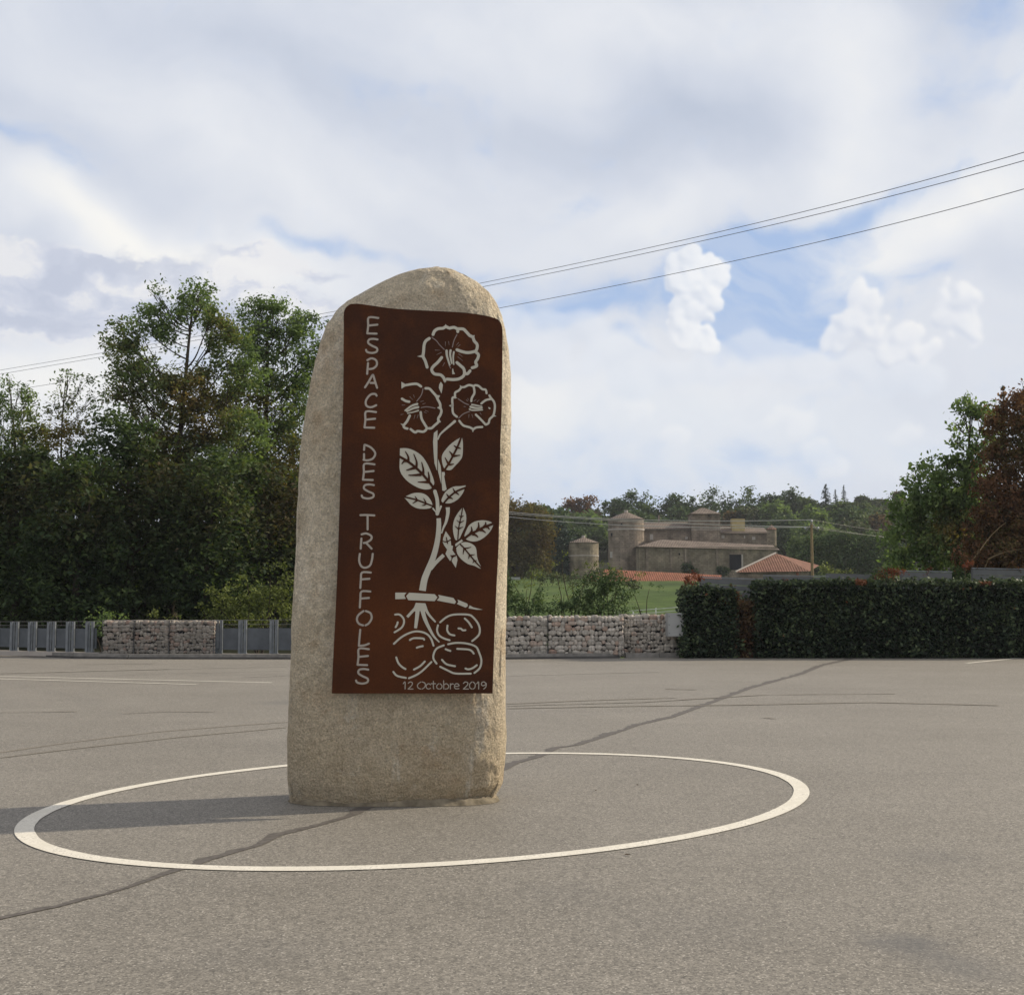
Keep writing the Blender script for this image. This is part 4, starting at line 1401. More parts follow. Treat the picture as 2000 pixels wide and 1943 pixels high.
def clump_cloud(lobes, clump_r, per, dens, turnf=None, shell=.75, flat=1.0):
    """lobes: (center, radii) -> leaf centres and tones, through clumps scattered in each lobe"""
    Cs, T, Tu = [], [], []
    per = per * 2.1
    dens = dens * 2.5
    for (c, r, dn) in lobes:
        c = np.array(c); r = np.array(r)
        vol = r[0] * r[1] * r[2]
        k = max(2, int(dens * dn * (vol ** (2 / 3)) / clump_r ** 2))
        d = rng.normal(size=(k, 3))
        d /= np.linalg.norm(d, axis=1)[:, None]
        rad = rng.uniform(0, 1, k) ** (1 / 3)
        rad = np.where(rng.uniform(size=k) < shell, rng.uniform(.72, 1.02, k), rad)
        cc = c + d * rad[:, None] * r
        tn = rng.normal(.5, .2, k)
        for j in range(k):
            m = int(per * rng.uniform(.5, 1.5))
            cr = clump_r * rng.uniform(.6, 1.4)
            o = rng.normal(size=(m, 3)) * cr * .5
            o[:, 2] *= flat
            Cs.append(cc[j] + o)
            T.append(np.clip(tn[j] + rng.normal(0, .14, m), 0, 1))
            tu = turnf(cc[j]) if turnf else 0.0
            Tu.append(np.clip(tu + rng.normal(0, .2, m) * (tu > .02), 0, 1))
    return np.concatenate(Cs), np.concatenate(T), np.concatenate(Tu)


def px_lobes(items, d, depth_k=1.0):
    out = []
    for it in items:
        px, py, rx, ry = it[:4]
        dn = it[4] if len(it) > 4 else 1.0
        dy = it[5] if len(it) > 5 else random.uniform(-.5, .5)
        rr = rx / F_PX * d
        dd = d + dy
        c = at(px, py, dd)
        out.append(((c.x, c.y, c.z), (rr, max(rr * .8, .3) * depth_k, ry / F_PX * d), dn))
    return out


def limb(mb, a, b, r0, r1, sag=.08, n=6, seed=0):
    a = Vector(a); b = Vector(b)
    pts = []
    rnd = random.Random(seed)
    L = (b - a).length
    ph = rnd.uniform(0, 6)
    for i in range(n + 1):
        t = i / n
        p = a.lerp(b, t)
        p += Vector((math.sin(ph + t * 5) * L * .03, math.cos(ph + t * 4) * L * .03, math.sin(t * math.pi) * L * sag))
        pts.append(p)
    mb.tube(pts, [r0 + (r1 - r0) * (i / n) for i in range(n + 1)], 6)
    return pts


def tree(name, label, cat, base, lobes, leaf, mat, clump=.45, per=26, dens=2.6, trunk_r=.22, group=None, turnf=None, up=.35, droop=0, shell=.75, twigs=True, flat=.8, fork=None, aspect=.5):
    o = empty(name, base, label, cat, group)
    C, T, Tu = clump_cloud(lobes, clump, per, dens, turnf, shell, flat)
    v, q, T, Tu = leaf_quads(C, leaf, T, Tu, up, aspect, droop)
    np_mesh('crown', v, q, mat, o, {'tone': T, 'turn': Tu})
    tr = MB()
    zs = [c[2] for c, r, d in lobes]
    cx_ = sum(c[0] for c, r, d in lobes) / len(lobes)
    b = Vector(base)
    top = max(lobes, key=lambda q: q[0][2])[0]
    fk = Vector(fork) if fork else Vector((b.x + (cx_ - b.x) * .5, b.y, b.z + (min(zs) - b.z) * .7 + (max(zs) - min(zs)) * .2))
    H = top[2] - b.z
    lead = []
    rad = []
    ph = b.x
    for i in range(13):
        t = i / 12
        p = b.lerp(Vector((fk.x, fk.y, b.z)), min(1, t * 1.6)).lerp(Vector((top[0], top[1], b.z)), max(0, t - .45) / .55 * .8)
        p.z = b.z - .3 + (H + .1) * t
        p.x += math.sin(ph + t * 6) * H * .012
        lead.append(p)
        rad.append(trunk_r * (1 - t * .88))
    tr.tube(lead, rad, 8)
    tr.build('trunk', M['bark'], o, smooth=True)
    br = MB()
    for i, (c, r, d) in enumerate(lobes):
        c = Vector(c)
        hz = abs(c.x - fk.x) + .3
        zst = max(b.z + H * .12, min(c.z - hz * .95, top[2] - H * .12))
        t = (zst - lead[0].z) / (lead[-1].z - lead[0].z) * 12
        k = max(0, min(11, int(t)))
        st = lead[k].lerp(lead[k + 1], min(1, max(0, t - k)))
        r0 = rad[k] * .5
        pts = limb(br, st, c, r0, trunk_r * .05, -.10, 8, i)
        if twigs:
            for k in range(7):
                s = pts[random.randint(3, 8)]
                e = c + Vector((random.uniform(-1, 1) * r[0], random.uniform(-1, 1) * r[1], random.uniform(-.3, 1) * r[2])) * .95
                limb(br, s, e, trunk_r * .09, trunk_r * .025, .04, 4, i * 7 + k)
    br.build('branches', M['bark'], o, smooth=True)
    return o


def base_at(px, d):
    x = at(px, 1200, d).x
    return (x, d, terr(x, d))


def turn_at(spots, d):
    """leaves have turned brown around these places"""
    S = [(at(px, py, d), r / F_PX * d, a) for px, py, r, a in spots]

    def f(c):
        t = 0
        for p, r, a in S:
            dd = (c[0] - p.x) ** 2 + (c[2] - p.z) ** 2
            t = max(t, a * math.exp(-dd / (r * r)))
        return t
    return f


G1 = 'tall trees beyond the left railing'
# tall ash in front with open top
D = 56
tree('ash_tree', 'tallest tree on the left, open feathery crown with sky through its limbs', 'tree', base_at(345, D),
     px_lobes([(385, 590, 40, 36), (420, 615, 30, 30), (275, 630, 24, 32, .8), (240, 650, 34, 36), (225, 690, 28, 26), (320, 620, 36, 34, .8), (330, 660, 32, 30, .9), (270, 700, 40, 24, .8), (300, 575, 14, 16, .4),
               (420, 650, 40, 40, .8), (450, 690, 46, 44), (250, 745, 44, 36), (300, 740, 50, 40), (235, 770, 26, 24), (350, 775, 60, 50), (290, 800, 40, 36), (400, 760, 50, 50), (420, 820, 60, 60),
               (480, 740, 40, 40), (400, 570, 22, 16), (360, 600, 16, 16, .6), (300, 610, 20, 16, .6), (340, 850, 50, 46), (400, 890, 60, 50), (470, 850, 60, 60), (280, 870, 44, 44), (330, 930, 60, 50), (440, 940, 60, 50), (380, 980, 60, 40), (240, 900, 30, 40, .8)], D), .17, M['leaf_green'], clump=.42, per=24, dens=2.7, trunk_r=.24, group=G1,
     turnf=turn_at([(380, 780, 60, .9), (410, 830, 45, .95), (300, 850, 50, .8), (250, 790, 40, .5), (330, 920, 60, .7), (440, 640, 30, .4), (240, 690, 40, .25)], D), fork=at(330, 900, D), up=.5)
tree('ash_tree', 'rounded ash tree whose crown touches the left edge of the standing stone', 'tree', base_at(520, D + 3),
     px_lobes([(510, 610, 40, 26), (545, 625, 46, 30), (590, 640, 40, 26), (480, 650, 40, 30), (530, 670, 56, 30), (600, 680, 30, 34), (560, 730, 60, 34, .8), (500, 720, 50, 40), (600, 760, 40, 50, .8),
               (540, 800, 60, 50), (470, 790, 50, 50), (590, 850, 50, 60, .8), (520, 880, 60, 60), (620, 700, 24, 30), (600, 930, 40, 60), (540, 960, 60, 40), (490, 920, 50, 50), (580, 1010, 50, 40)], D + 3), .17, M['leaf_green'], clump=.45, per=26, dens=3.0, trunk_r=.24, group=G1,
     turnf=turn_at([(490, 800, 50, .8), (590, 940, 80, .85), (540, 880, 40, .4)], D + 3), fork=at(530, 900, D + 3), up=.5)
tree('young_tree', 'thin spiky young tree with sparse clusters, second from the left edge', 'tree', base_at(125, D + 1),
     px_lobes([(133, 735, 16, 18, .5), (118, 745, 12, 12, .4), (165, 745, 18, 18, .5), (185, 775, 20, 14, .5), (140, 770, 30, 20, .55), (100, 790, 20, 18, .5), (160, 800, 36, 26, .6), (125, 830, 40, 30, .7), (150, 860, 46, 36, .8),
               (110, 880, 40, 40), (180, 850, 20, 20, .5)], D + 1), .15, M['leaf_green'], clump=.30, per=14, dens=1.7, trunk_r=.12, group=G1, turnf=turn_at([(130, 850, 60, .8)], D + 1), fork=at(122, 840, D + 1))
tree('young_tree', 'sparse grey-green young tree at the left edge of the view', 'tree', base_at(30, D + 2),
     px_lobes([(15, 745, 20, 14, .5), (40, 765, 26, 20, .7), (62, 770, 14, 14, .5), (20, 800, 36, 30, .8), (50, 810, 30, 28, .8), (10, 860, 40, 40), (60, 860, 40, 36), (-30, 800, 40, 50), (80, 850, 24, 24, .7), (-60, 850, 50, 60)], D + 2), .15, M['leaf_green'], clump=.32, per=17, dens=2.0,
     trunk_r=.14, group=G1, turnf=turn_at([(80, 860, 40, .5)], D + 2), fork=at(35, 850, D + 2))
# dense dark mass in front and below
dark_trees = [
    (30, 53, 'dark dense tree low at the left edge behind the railing', [(-40, 930, 80, 60), (40, 920, 70, 50), (10, 1000, 90, 70), (80, 980, 60, 60), (-50, 1060, 100, 80), (40, 1090, 90, 70), (20, 1170, 100, 50), (90, 1160, 60, 50)]),
    (150, 51, 'dark green tree with a lighter patch, behind the close railing posts', [(120, 950, 60, 50), (180, 940, 50, 50), (150, 1010, 80, 60), (100, 1070, 60, 60), (190, 1070, 70, 60), (140, 1140, 80, 60), (210, 1160, 60, 50), (160, 1195, 90, 34)]),
    (250, 53, 'dark tree rising behind the grey gabion trio', [(230, 840, 50, 36), (270, 860, 50, 36), (210, 900, 50, 40), (260, 930, 70, 50), (250, 1000, 80, 60), (320, 1010, 60, 60), (280, 1080, 80, 60), (250, 1150, 80, 60), (330, 1150, 60, 50)]),
    (400, 52, 'dark bushy tree between the gabion trio and the stone', [(350, 960, 70, 50), (430, 940, 70, 60), (400, 1020, 80, 60), (360, 1080, 70, 60), (450, 1050, 70, 60), (400, 1150, 90, 60), (460, 1160, 60, 50)]),
    (530, 54, 'brownish dark tree right beside the left flank of the stone', [(500, 970, 60, 60), (570, 990, 60, 70), (530, 1060, 80, 70), (620, 1060, 50, 70), (520, 1130, 80, 60), (600, 1140, 60, 60), (490, 1180, 60, 50), (600, 1200, 60, 40)]),
]
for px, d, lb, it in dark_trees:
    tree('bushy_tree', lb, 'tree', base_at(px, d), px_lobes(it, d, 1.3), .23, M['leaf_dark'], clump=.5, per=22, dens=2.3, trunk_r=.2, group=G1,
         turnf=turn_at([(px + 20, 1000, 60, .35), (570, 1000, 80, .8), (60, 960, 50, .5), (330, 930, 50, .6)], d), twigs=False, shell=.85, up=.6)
# a second rank further back closes the gaps low down
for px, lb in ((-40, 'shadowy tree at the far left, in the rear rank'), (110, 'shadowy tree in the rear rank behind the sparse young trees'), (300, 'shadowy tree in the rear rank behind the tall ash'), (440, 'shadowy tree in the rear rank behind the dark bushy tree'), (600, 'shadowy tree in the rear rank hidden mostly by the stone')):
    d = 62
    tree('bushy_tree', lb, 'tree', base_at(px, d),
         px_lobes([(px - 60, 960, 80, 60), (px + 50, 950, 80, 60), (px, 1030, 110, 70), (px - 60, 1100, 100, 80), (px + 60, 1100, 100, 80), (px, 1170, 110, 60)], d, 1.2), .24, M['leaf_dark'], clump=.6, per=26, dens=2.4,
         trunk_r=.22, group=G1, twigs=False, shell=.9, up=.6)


def bush(name, label, cat, px, d, items, leaf, mat, dens=2.4, clump=.25, per=18, turn=None, stems=8, group=None, aspect=.5, droop=0):
    b = base_at(px, d)
    o = empty(name, b, label, cat, group)
    L = px_lobes(items, d)
    C, T, Tu = clump_cloud(L, clump, per, dens, turn, .6, .9)
    v, q, T, Tu = leaf_quads(C, leaf, T, Tu, .4, aspect, droop)
    np_mesh('foliage', v, q, mat, o, {'tone': T, 'turn': Tu})
    s = MB()
    for i, (c, r, dn) in enumerate(L[:stems]):
        limb(s, (b[0] + random.uniform(-.2, .2), b[1], b[2] - .2), c, .03, .008, .05, 5, i)
    s.build('stems', M['bark'], o)
    return o


bush('shrub', 'bright olive shrub behind the railing at the foot of the stone', 'shrub', 500, 44,
     [(430, 1185, 40, 30), (470, 1170, 40, 34), (520, 1165, 40, 34), (560, 1160, 36, 34), (440, 1160, 16, 30, .6), (480, 1140, 10, 26, .5), (530, 1130, 12, 30, .5), (560, 1120, 14, 24, .5), (500, 1200, 80, 26), (420, 1160, 18, 14, .7)],
     .10, M['leaf_olive'], dens=1.2, clump=.2, per=13)
bush('shrub', 'small bright green bush behind the left end of the gabion trio', 'shrub', 205, 44, [(195, 1205, 26, 16), (225, 1205, 16, 12, .8), (185, 1225, 16, 18)], .10, M['leaf_green'], dens=.7, clump=.18, per=14)
bush('shrub', 'low weeds peeping above the middle of the gabion trio', 'shrub', 320, 43.5, [(300, 1206, 12, 12, .7), (335, 1209, 20, 8, .8), (305, 1195, 5, 10, .5)], .09, M['leaf_olive'], dens=.7, clump=.14, per=8)

# bushes in front of the meadow
bush('bramble_bush', 'dark bush at the centre of the meadow edge above the pale gabions', 'bush', 1185, 50,
     [(1150, 1150, 30, 24), (1190, 1150, 34, 34), (1170, 1180, 50, 28), (1215, 1175, 26, 28), (1185, 1130, 26, 20), (1140, 1180, 26, 22), (1205, 1138, 20, 20)], .11, M['leaf_far'], dens=1.4, clump=.22, per=15)
bush('bramble_bush', 'low bush directly right of the standing stone above the gabion', 'bush', 1000, 50,
     [(990, 1170, 20, 30), (1010, 1180, 24, 20), (975, 1150, 26, 40), (1060, 1178, 20, 18, .8), (1055, 1165, 10, 14, .7), (1090, 1188, 26, 12, .9), (1035, 1190, 26, 12, .9), (1120, 1186, 20, 14, .8), (1050, 1150, 8, 16, .4)], .11, M['leaf_far'], dens=2.0, clump=.2, per=14)
bush('tall_weeds', 'thin yellow-green sprays rising in front of the small round tower', 'weeds', 1110, 52,
     [(1085, 1110, 6, 22, .4), (1100, 1090, 6, 20, .35), (1120, 1130, 14, 26, .5), (1150, 1120, 20, 22, .5), (1165, 1095, 10, 18, .4), (1200, 1110, 22, 16, .5), (1240, 1125, 26, 12, .4), (1100, 1160, 20, 20, .6)], .09, M['leaf_olive'], dens=.7, clump=.16, per=8)
bush('tall_weeds', 'loose weeds between the dark bush and the white rail', 'weeds', 1260, 50, [(1240, 1160, 20, 14, .6), (1270, 1150, 26, 10, .5), (1250, 1190, 26, 8, .7)], .08, M['leaf_far'], dens=.7, clump=.16, per=8)
bush('tall_weeds', 'pale green weeds rising left of the small round tower', 'weeds', 1030, 60, [(1040, 1120, 10, 30, .6), (1030, 1150, 20, 22, .7), (1000, 1130, 18, 20, .7), (1060, 1135, 10, 20, .5)], .10, M['leaf_olive'], dens=.8, clump=.2, per=9)

# ------------------------------------------------------------------ hedge
def hedge(name, label, pa, pb, d0, d1, top, z0, mat, leaf=.125, thick=1.0, dens=800, turn=0.0, group=None, turnf=None, topvar=.10):
    xa, xb = xat(pa, d0), xat(pb, d0)
    zt = zat(top, d0)
    o = empty(name, ((xa + xb) / 2, (d0 + d1) / 2, z0), label, 'hedge', group)
    area = (xb - xa) * (zt - z0)
    n = int(area * dens)
    x = rng.uniform(xa, xb, n); z = rng.uniform(z0, zt, n)
    bulge = np.array([mnoise.fractal(Vector((a * 1.6, c * 1.6, 1)), 1, 2, 3) for a, c in zip(x, z)])
    y = d0 + .14 - bulge * .16 + rng.normal(0, .05, n)
    n2 = int((xb - xa) * thick * dens * .8)
    x2 = rng.uniform(xa, xb, n2); y2 = rng.uniform(d0, d1, n2)
    zz = np.array([mnoise.fractal(Vector((a * 1.3, b * 1.3, 5)), 1, 2, 4) for a, b in zip(x2, y2)])
    z2 = zt + zz * topvar + rng.normal(0, .05, n2)
    n3 = int((zt - z0) * thick * dens)
    y3 = rng.uniform(d0, d1, n3); z3 = rng.uniform(z0, zt, n3)
    x3 = np.where(rng.uniform(size=n3) < .5, xa, xb) + rng.normal(0, .06, n3)
    C = np.concatenate([np.stack([x, y, z], 1), np.stack([x2, y2, z2], 1), np.stack([x3, y3, z3], 1)])
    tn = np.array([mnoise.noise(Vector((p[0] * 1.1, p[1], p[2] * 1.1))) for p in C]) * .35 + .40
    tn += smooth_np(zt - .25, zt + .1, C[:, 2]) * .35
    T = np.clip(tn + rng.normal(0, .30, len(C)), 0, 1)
    Tu = np.clip(np.array([turnf(p) for p in C]) if turnf else np.full(len(C), turn), 0, 1)
    Cs2 = []
    for k in range(int((xb - xa) * 9)):
        bx, by = rng.uniform(xa, xb), rng.uniform(d0, d1)
        hh = rng.uniform(.06, .24)
        m_ = int(hh * 60)
        tt = rng.uniform(0, 1, m_)
        ln = rng.normal(0, .25)
        Cs2.append(np.stack([bx + ln * hh * tt + rng.normal(0, .018, m_), by + rng.normal(0, .02, m_), zt - .02 + hh * tt], 1))
    for k in range(int(area * 2.2)):
        bx, bz = rng.uniform(xa, xb), rng.uniform(z0 + .1, zt)
        m_ = 10
        tt = rng.uniform(0, 1, m_)
        Cs2.append(np.stack([bx + rng.normal(0, .04, m_), d0 + .05 - .10 * tt, bz + .10 * tt + rng.normal(0, .03, m_)], 1))
    C2 = np.concatenate(Cs2)
    C = np.concatenate([C, C2])
    T = np.concatenate([T, np.clip(rng.normal(.8, .15, len(C2)), 0, 1)])
    Tu = np.concatenate([Tu, np.where(rng.uniform(size=len(C2)) < .04, .6, 0)])
    v, q, T, Tu = leaf_quads(C, leaf, T, Tu, .2, .55)
    np_mesh('foliage', v, q, mat, o, {'tone': T, 'turn': Tu})
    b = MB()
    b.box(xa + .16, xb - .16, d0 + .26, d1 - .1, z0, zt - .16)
    b.build('branches', M['inner'], o)  # solid box; the hedge's inner shade put into a near-black colour
    return o


def smooth_np(a, b, x):
    t = np.clip((x - a) / (b - a), 0, 1)
    return t * t * (3 - 2 * t)


hg = 'clipped hedge sections along the right kerb'
HD = 39.75
hedge('hedge', 'short dark hedge section beside the grey cabinet', 1336, 1438, HD, HD + 1.0, 1152, .0, M['leaf_hedge'], group=hg, turn=.0)
hedge('hedge', 'long clipped dark green hedge filling the right side of the kerb', 1478, 2080, HD, HD + 1.1, 1139, .0, M['leaf_hedge'], group=hg,
      turnf=lambda p: (.7 if (p[2] > zat(1142, HD) and (p[0] + HD * 3) % 3.7 < .35) else 0))
hedge('hedge', 'low reddish brown plant filling the gap between the two hedge sections', 1434, 1482, HD + .15, HD + .9, 1178, .0, M['leaf_hedge'], group=hg, turn=.32, topvar=.2)
bush('red_shoots', 'orange and red shoots in the gap of the hedge', 'shrub', 1430, HD + .4, [(1428, 1160, 14, 12), (1420, 1172, 12, 12), (1440, 1172, 12, 14, .8)], .08, M['leaf_crim'], dens=.8, clump=.12, per=10,
     turn=lambda c: .5)
bush('red_shoots', 'bright red shoots above the short hedge section', 'shrub', 1352, HD + .5, [(1352, 1130, 12, 14, .9), (1340, 1136, 10, 8, .8), (1362, 1126, 8, 10, .7)], .08, M['leaf_crim'], dens=.8, clump=.1, per=9)
bush('red_shoots', 'single red sprig above the left part of the long hedge', 'shrub', 1534, HD + .4, [(1534, 1134, 5, 5, .8)], .07, M['leaf_crim'], dens=.8, clump=.07, per=7)
bush('red_shoots', 'wide patch of red shoots on the long hedge below the tree gap', 'shrub', 1745, HD + .5, [(1730, 1120, 16, 9), (1750, 1115, 14, 9), (1715, 1126, 10, 6)], .08, M['leaf_crim'], dens=.8, clump=.12, per=9)
bush('red_shoots', 'red shoots on the long hedge below the copper tree', 'shrub', 1885, HD + .5, [(1885, 1108, 14, 10, .9), (1812, 1114, 8, 6, .6)], .08, M['leaf_crim'], dens=.8, clump=.12, per=9)

# grey panel fences behind the hedge
def panel_fence(name, label, pa, pb, d, ta, tb, bot, rows=4, mat='fencep', cap=True):
    f = empty(name, (xat((pa + pb) / 2, d), d, 0), label, 'fence', 'grey fences behind the hedge')
    xa, xb = xat(pa, d), xat(pb, d)
    za, zb_ = zat(ta, d), zat(tb, d)
    m = MB()
    h = .19
    k = 0
    while za - (k + 1) * h > bot:
        m.obox((xa, d), (xb, d), .03, za - (k + 1) * h, zb_ - (k + 1) * h, h - .012)
        k += 1
    m.build('boards', M[mat], f)
    if cap:
        c = MB()
        c.obox((xa - .03, d), (xb + .03, d), .06, za + .005, zb_ + .005, .035)
        c.build('cap_rail', M['steel'], f)
    nposts = max(2, int((xb - xa) / 1.8) + 1)
    for i in range(nposts):
        x = xa + (xb - xa) * i / (nposts - 1)
        p = MB()
        p.box(x - .03, x + .03, d + .018, d + .08, 0, za + (zb_ - za) * i / (nposts - 1) - .01)
        p.build('post', M['fencep'], f)
    return f


panel_fence('panel_fence', 'grey board fence showing in the gap of the hedge', 1369, 1492, 42.0, 1128, 1133, .2)
panel_fence('panel_fence', 'grey board fence strip right of the pyramid-roofed barn', 1494, 1618, 42.6, 1125, 1127, .2)
panel_fence('panel_fence', 'weathered wall strip behind the middle of the long hedge', 1617, 1704, 43.2, 1119, 1121, .2, cap=False)
panel_fence('panel_fence', 'pale fence strip right of the red shoots', 1762, 1860, 42.0, 1116, 1118, .2)
panel_fence('panel_fence', 'fence strip at the right edge under the copper tree', 1902, 2080, 42.4, 1111, 1114, .2)

bush('shrub', 'green shrub filling the space between the fence strips under the trees', 'shrub', 1882, 43, [(1870, 1118, 14, 16), (1892, 1116, 14, 16), (1880, 1130, 24, 14)], .10, M['leaf_dark'], dens=1.6, clump=.2, per=14)
bush('shrub', 'green shrub beside the red shoots at the end of the pale fence strip', 'shrub', 1735, 43, [(1720, 1122, 14, 10), (1745, 1118, 16, 12), (1735, 1130, 28, 12)], .10, M['leaf_dark'], dens=1.6, clump=.2, per=14)

# white paddock rail
wf = empty('paddock_rail', (xat(1290, 58), 58, terr(8, 58)), 'low white paddock rail in front of the meadow', 'fence')
for px, d, ty in ((1237, 61, 1192), (1281, 58, 1187), (1327, 56, 1183), (1360, 55, 1181)):
    m = MB()
    x = xat(px, d)
    m.box(x - .03, x + .03, d - .03, d + .03, terr(x, d) - .3, zat(ty, d))
    m.build('post', M['white'], wf)
for k in (2.5, 9):
    m = MB()
    m.tube([(xat(p, d), d, zat(t + k, d)) for p, d, t in ((1180, 66, 1195), (1237, 61, 1190), (1281, 58, 1187), (1327, 56, 1183), (1360, 55, 1181))], .018, 6)
    m.build('rail', M['white'], wf)

# ------------------------------------------------------------------ castle
CD = 230.0


def cyl(mb, cx, cy, r, z0, z1, n=32, r2=None):
    mb.tube([(cx, cy, z0), (cx, cy, z1)], [r, r if r2 is None else r2], n)


def cone(mb, cx, cy, r, z0, z1, n=32):
    v = [(cx + r * math.cos(2 * math.pi * k / n), cy + r * math.sin(2 * math.pi * k / n), z0) for k in range(n)] + [(cx, cy, z1)]
    mb.add(v, [(k, (k + 1) % n, n) for k in range(n)] + [tuple(reversed(range(n)))])


def hip(mb, x0, x1, y0, y1, z0, z1, inset_l, inset_r, z0r=None, z1r=None):
    """hipped roof with ridge along X"""
    z0r = z0 if z0r is None else z0r
    z1r = z1 if z1r is None else z1r
    ym = (y0 + y1) / 2
    v = [(x0, y0, z0), (x1, y0, z0r), (x1, y1, z0r), (x0, y1, z0), (x0 + inset_l, ym, z1), (x1 - inset_r, ym, z1r)]
    mb.add(v, [(0, 1, 5, 4), (1, 2, 5), (2, 3, 4, 5), (3, 0, 4), (3, 2, 1, 0)])


castle = empty('castle', (xat(1380, CD), CD, terr(xat(1380, CD), CD)), 'old brown stone castle with round and square towers on the slope', 'castle')


def cwall(name, pa, pb, top, bot, d, depth, mat='masonry', parent=castle):
    m = MB()
    m.box(xat(pa, d), xat(pb, d), d, d + depth, zat(bot, d), zat(top, d))
    return m.build(name, M[mat], parent)


def opening(name, parent, pa, pb, top, bot, d, mat, proud=.04):
    m = MB()
    m.box(xat(pa, d), xat(pb, d), d - proud, d + .05, zat(bot, d), zat(top, d))
    return m.build(name, M[mat], parent)


def croof(mb, parent, mat='tiles'):
    return mb.build('roof', M[mat], parent)


# big round tower
d = CD
rt_c = (xat(1224, d + 3), d + 3)
m = MB(); cyl(m, *rt_c, 35.5 / F_PX * d, zat(1150, d), zat(1012, d))
rt = m.build('round_tower', M['masonry'], castle, smooth=False)
m = MB(); cyl(m, *rt_c, 36.6 / F_PX * d, zat(1034.5, d), zat(1031.5, d)); m.build('string_course', M['ridge'], rt)
m = MB(); cone(m, *rt_c, 38 / F_PX * d, zat(1012.5, d), zat(996.5, d)); m.build('roof', M['tiles'], rt)
m = MB(); cyl(m, rt_c[0], rt_c[1], .35, zat(998.5, d), zat(994, d), 10); m.build('finial', M['ridge'], rt)
r_ = 35.5 / F_PX * d
for (px, t, b, w, mt) in ((1196, 1077, 1089, 5, 'shutter'), (1196.5, 1040, 1046, 3, 'dark'), (1215, 1022, 1026, 3, 'dark')):
    xx = xat(px, d)
    yy = rt_c[1] - math.sqrt(max(.1, r_ * r_ - (xx - rt_c[0]) ** 2))
    m = MB(); m.box(xx - w / 2 / 11.3, xx + w / 2 / 11.3, yy - .25, yy + .4, zat(b, d), zat(t, d)); m.build('window', M[mt], rt)
# wing behind
w1 = cwall('wing', 1258, 1356, 1031, 1120, d + 6, 8)
m = MB(); hip(m, xat(1255, d + 5), xat(1358, d + 5), d + 5.4, d + 14.5, zat(1032.5, d + 5), zat(1018.5, d + 9), .1, .1); croof(m, w1)
opening('window', w1, 1270.5, 1277, 1043, 1054, d + 6, 'shutter')
opening('window', w1, 1340, 1345, 1048, 1053, d + 6, 'shutter')
opening('chimney', w1, 1287, 1290, 1006, 1022, d + 10, 'masonry', .3)
# square tower
sq = cwall('square_tower', 1353, 1409, 1002.5, 1120, d + 4, 5)
m = MB(); hip(m, xat(1350, d + 3), xat(1412, d + 3), d + 3.3, d + 9.8, zat(1003, d + 3), zat(992, d + 6.5), 2.4, 2.4); croof(m, sq)
opening('window', sq, 1386, 1388, 1005.5, 1008.5, d + 4, 'dark')
opening('ledge', sq, 1352, 1410, 1033.5, 1034.8, d + 4, 'ridge', .12)
# right wing
w2 = cwall('wing', 1408, 1503, 1038.5, 1120, d + 6, 8)
m = MB(); hip(m, xat(1405, d + 5), xat(1505, d + 5), d + 5.4, d + 14.5, zat(1040.5, d + 5), zat(1026.5, d + 9), .1, .1, zat(1040.5, d + 5), zat(1029, d + 9)); croof(m, w2)
opening('window', w2, 1411, 1417, 1045, 1051, d + 6, 'shutter')
opening('window', w2, 1471, 1477.5, 1048, 1054, d + 6, 'shutter')
opening('window', w2, 1455, 1457.5, 1046, 1051, d + 6, 'shutter')
m = MB(); m.box(xat(1430, d + 8), xat(1455, d + 8), d + 6.8, d + 8.6, zat(1040, d + 8), zat(1013, d + 8))
ch = m.build('chimney', M['plaster'], w2)
m = MB(); m.box(xat(1429, d + 8), xat(1456, d + 8), d + 6.6, d + 8.8, zat(1012.8, d + 8), zat(1010.5, d + 8)); o = m.build('chimney_cap', M['dark'], castle)
for k in range(24):
    pass
m = MB()
for k in range(34):
    xx = xat(1409 + k * 2.75, d + 6)
    m.box(xx, xx + .11, d + 5.7, d + 5.97, zat(1043, d + 6), zat(1040.8, d + 6))
m.build('corbels', M['ridge'], w2)
m = MB()
for k in range(34):
    xx = xat(1262 + k * 2.75, d + 6)
    m.box(xx, xx + .11, d + 5.7, d + 5.97, zat(1035.5, d + 6), zat(1033, d + 6))
m.build('corbels', M['ridge'], w1)
# corner turret
tc = (xat(1509.5, d + 4), d + 4)
m = MB(); cyl(m, *tc, 9.3 / F_PX * d, zat(1064.5, d), zat(1031, d), 20); tu = m.build('turret', M['masonry2'], castle)
m = MB(); cone(m, *tc, 10.8 / F_PX * d, zat(1031.5, d), zat(1022, d), 20); croof(m, tu, 'tiles_brown')
# long front range
d2 = CD - 6
fr = cwall('front_range', 1249, 1521, 1068, 1135, d2, 7, 'masonry2')
m = MB(); hip(m, xat(1244, d2), xat(1524, d2), d2 - .6, d2 + 7.6, zat(1067.5, d2), zat(1053.5, d2 + 3.5), 4.6, .4, zat(1074, d2), zat(1064.5, d2 + 3.5)); croof(m, fr)
dr2 = opening('doorway', fr, 1426, 1449, 1083, 1113, d2, 'dark')
opening('door_jamb', fr, 1449.5, 1452.5, 1082, 1113, d2, 'ridge', .2)
opening('lintel', fr, 1424.5, 1452.5, 1080, 1082.8, d2, 'masonry', .2)
opening('window', fr, 1326.5, 1329.5, 1080, 1084, d2, 'dark')
for (px, wd) in ((1262, 5), (1338, 4), (1310, 3), (1400, 4)):
    m = MB(); m.box(xat(px, d2), xat(px + wd, d2), d2 - .35, d2 + .1, zat(1130, d2), zat(1072, d2)); m.build('buttress', M['masonry'], fr)
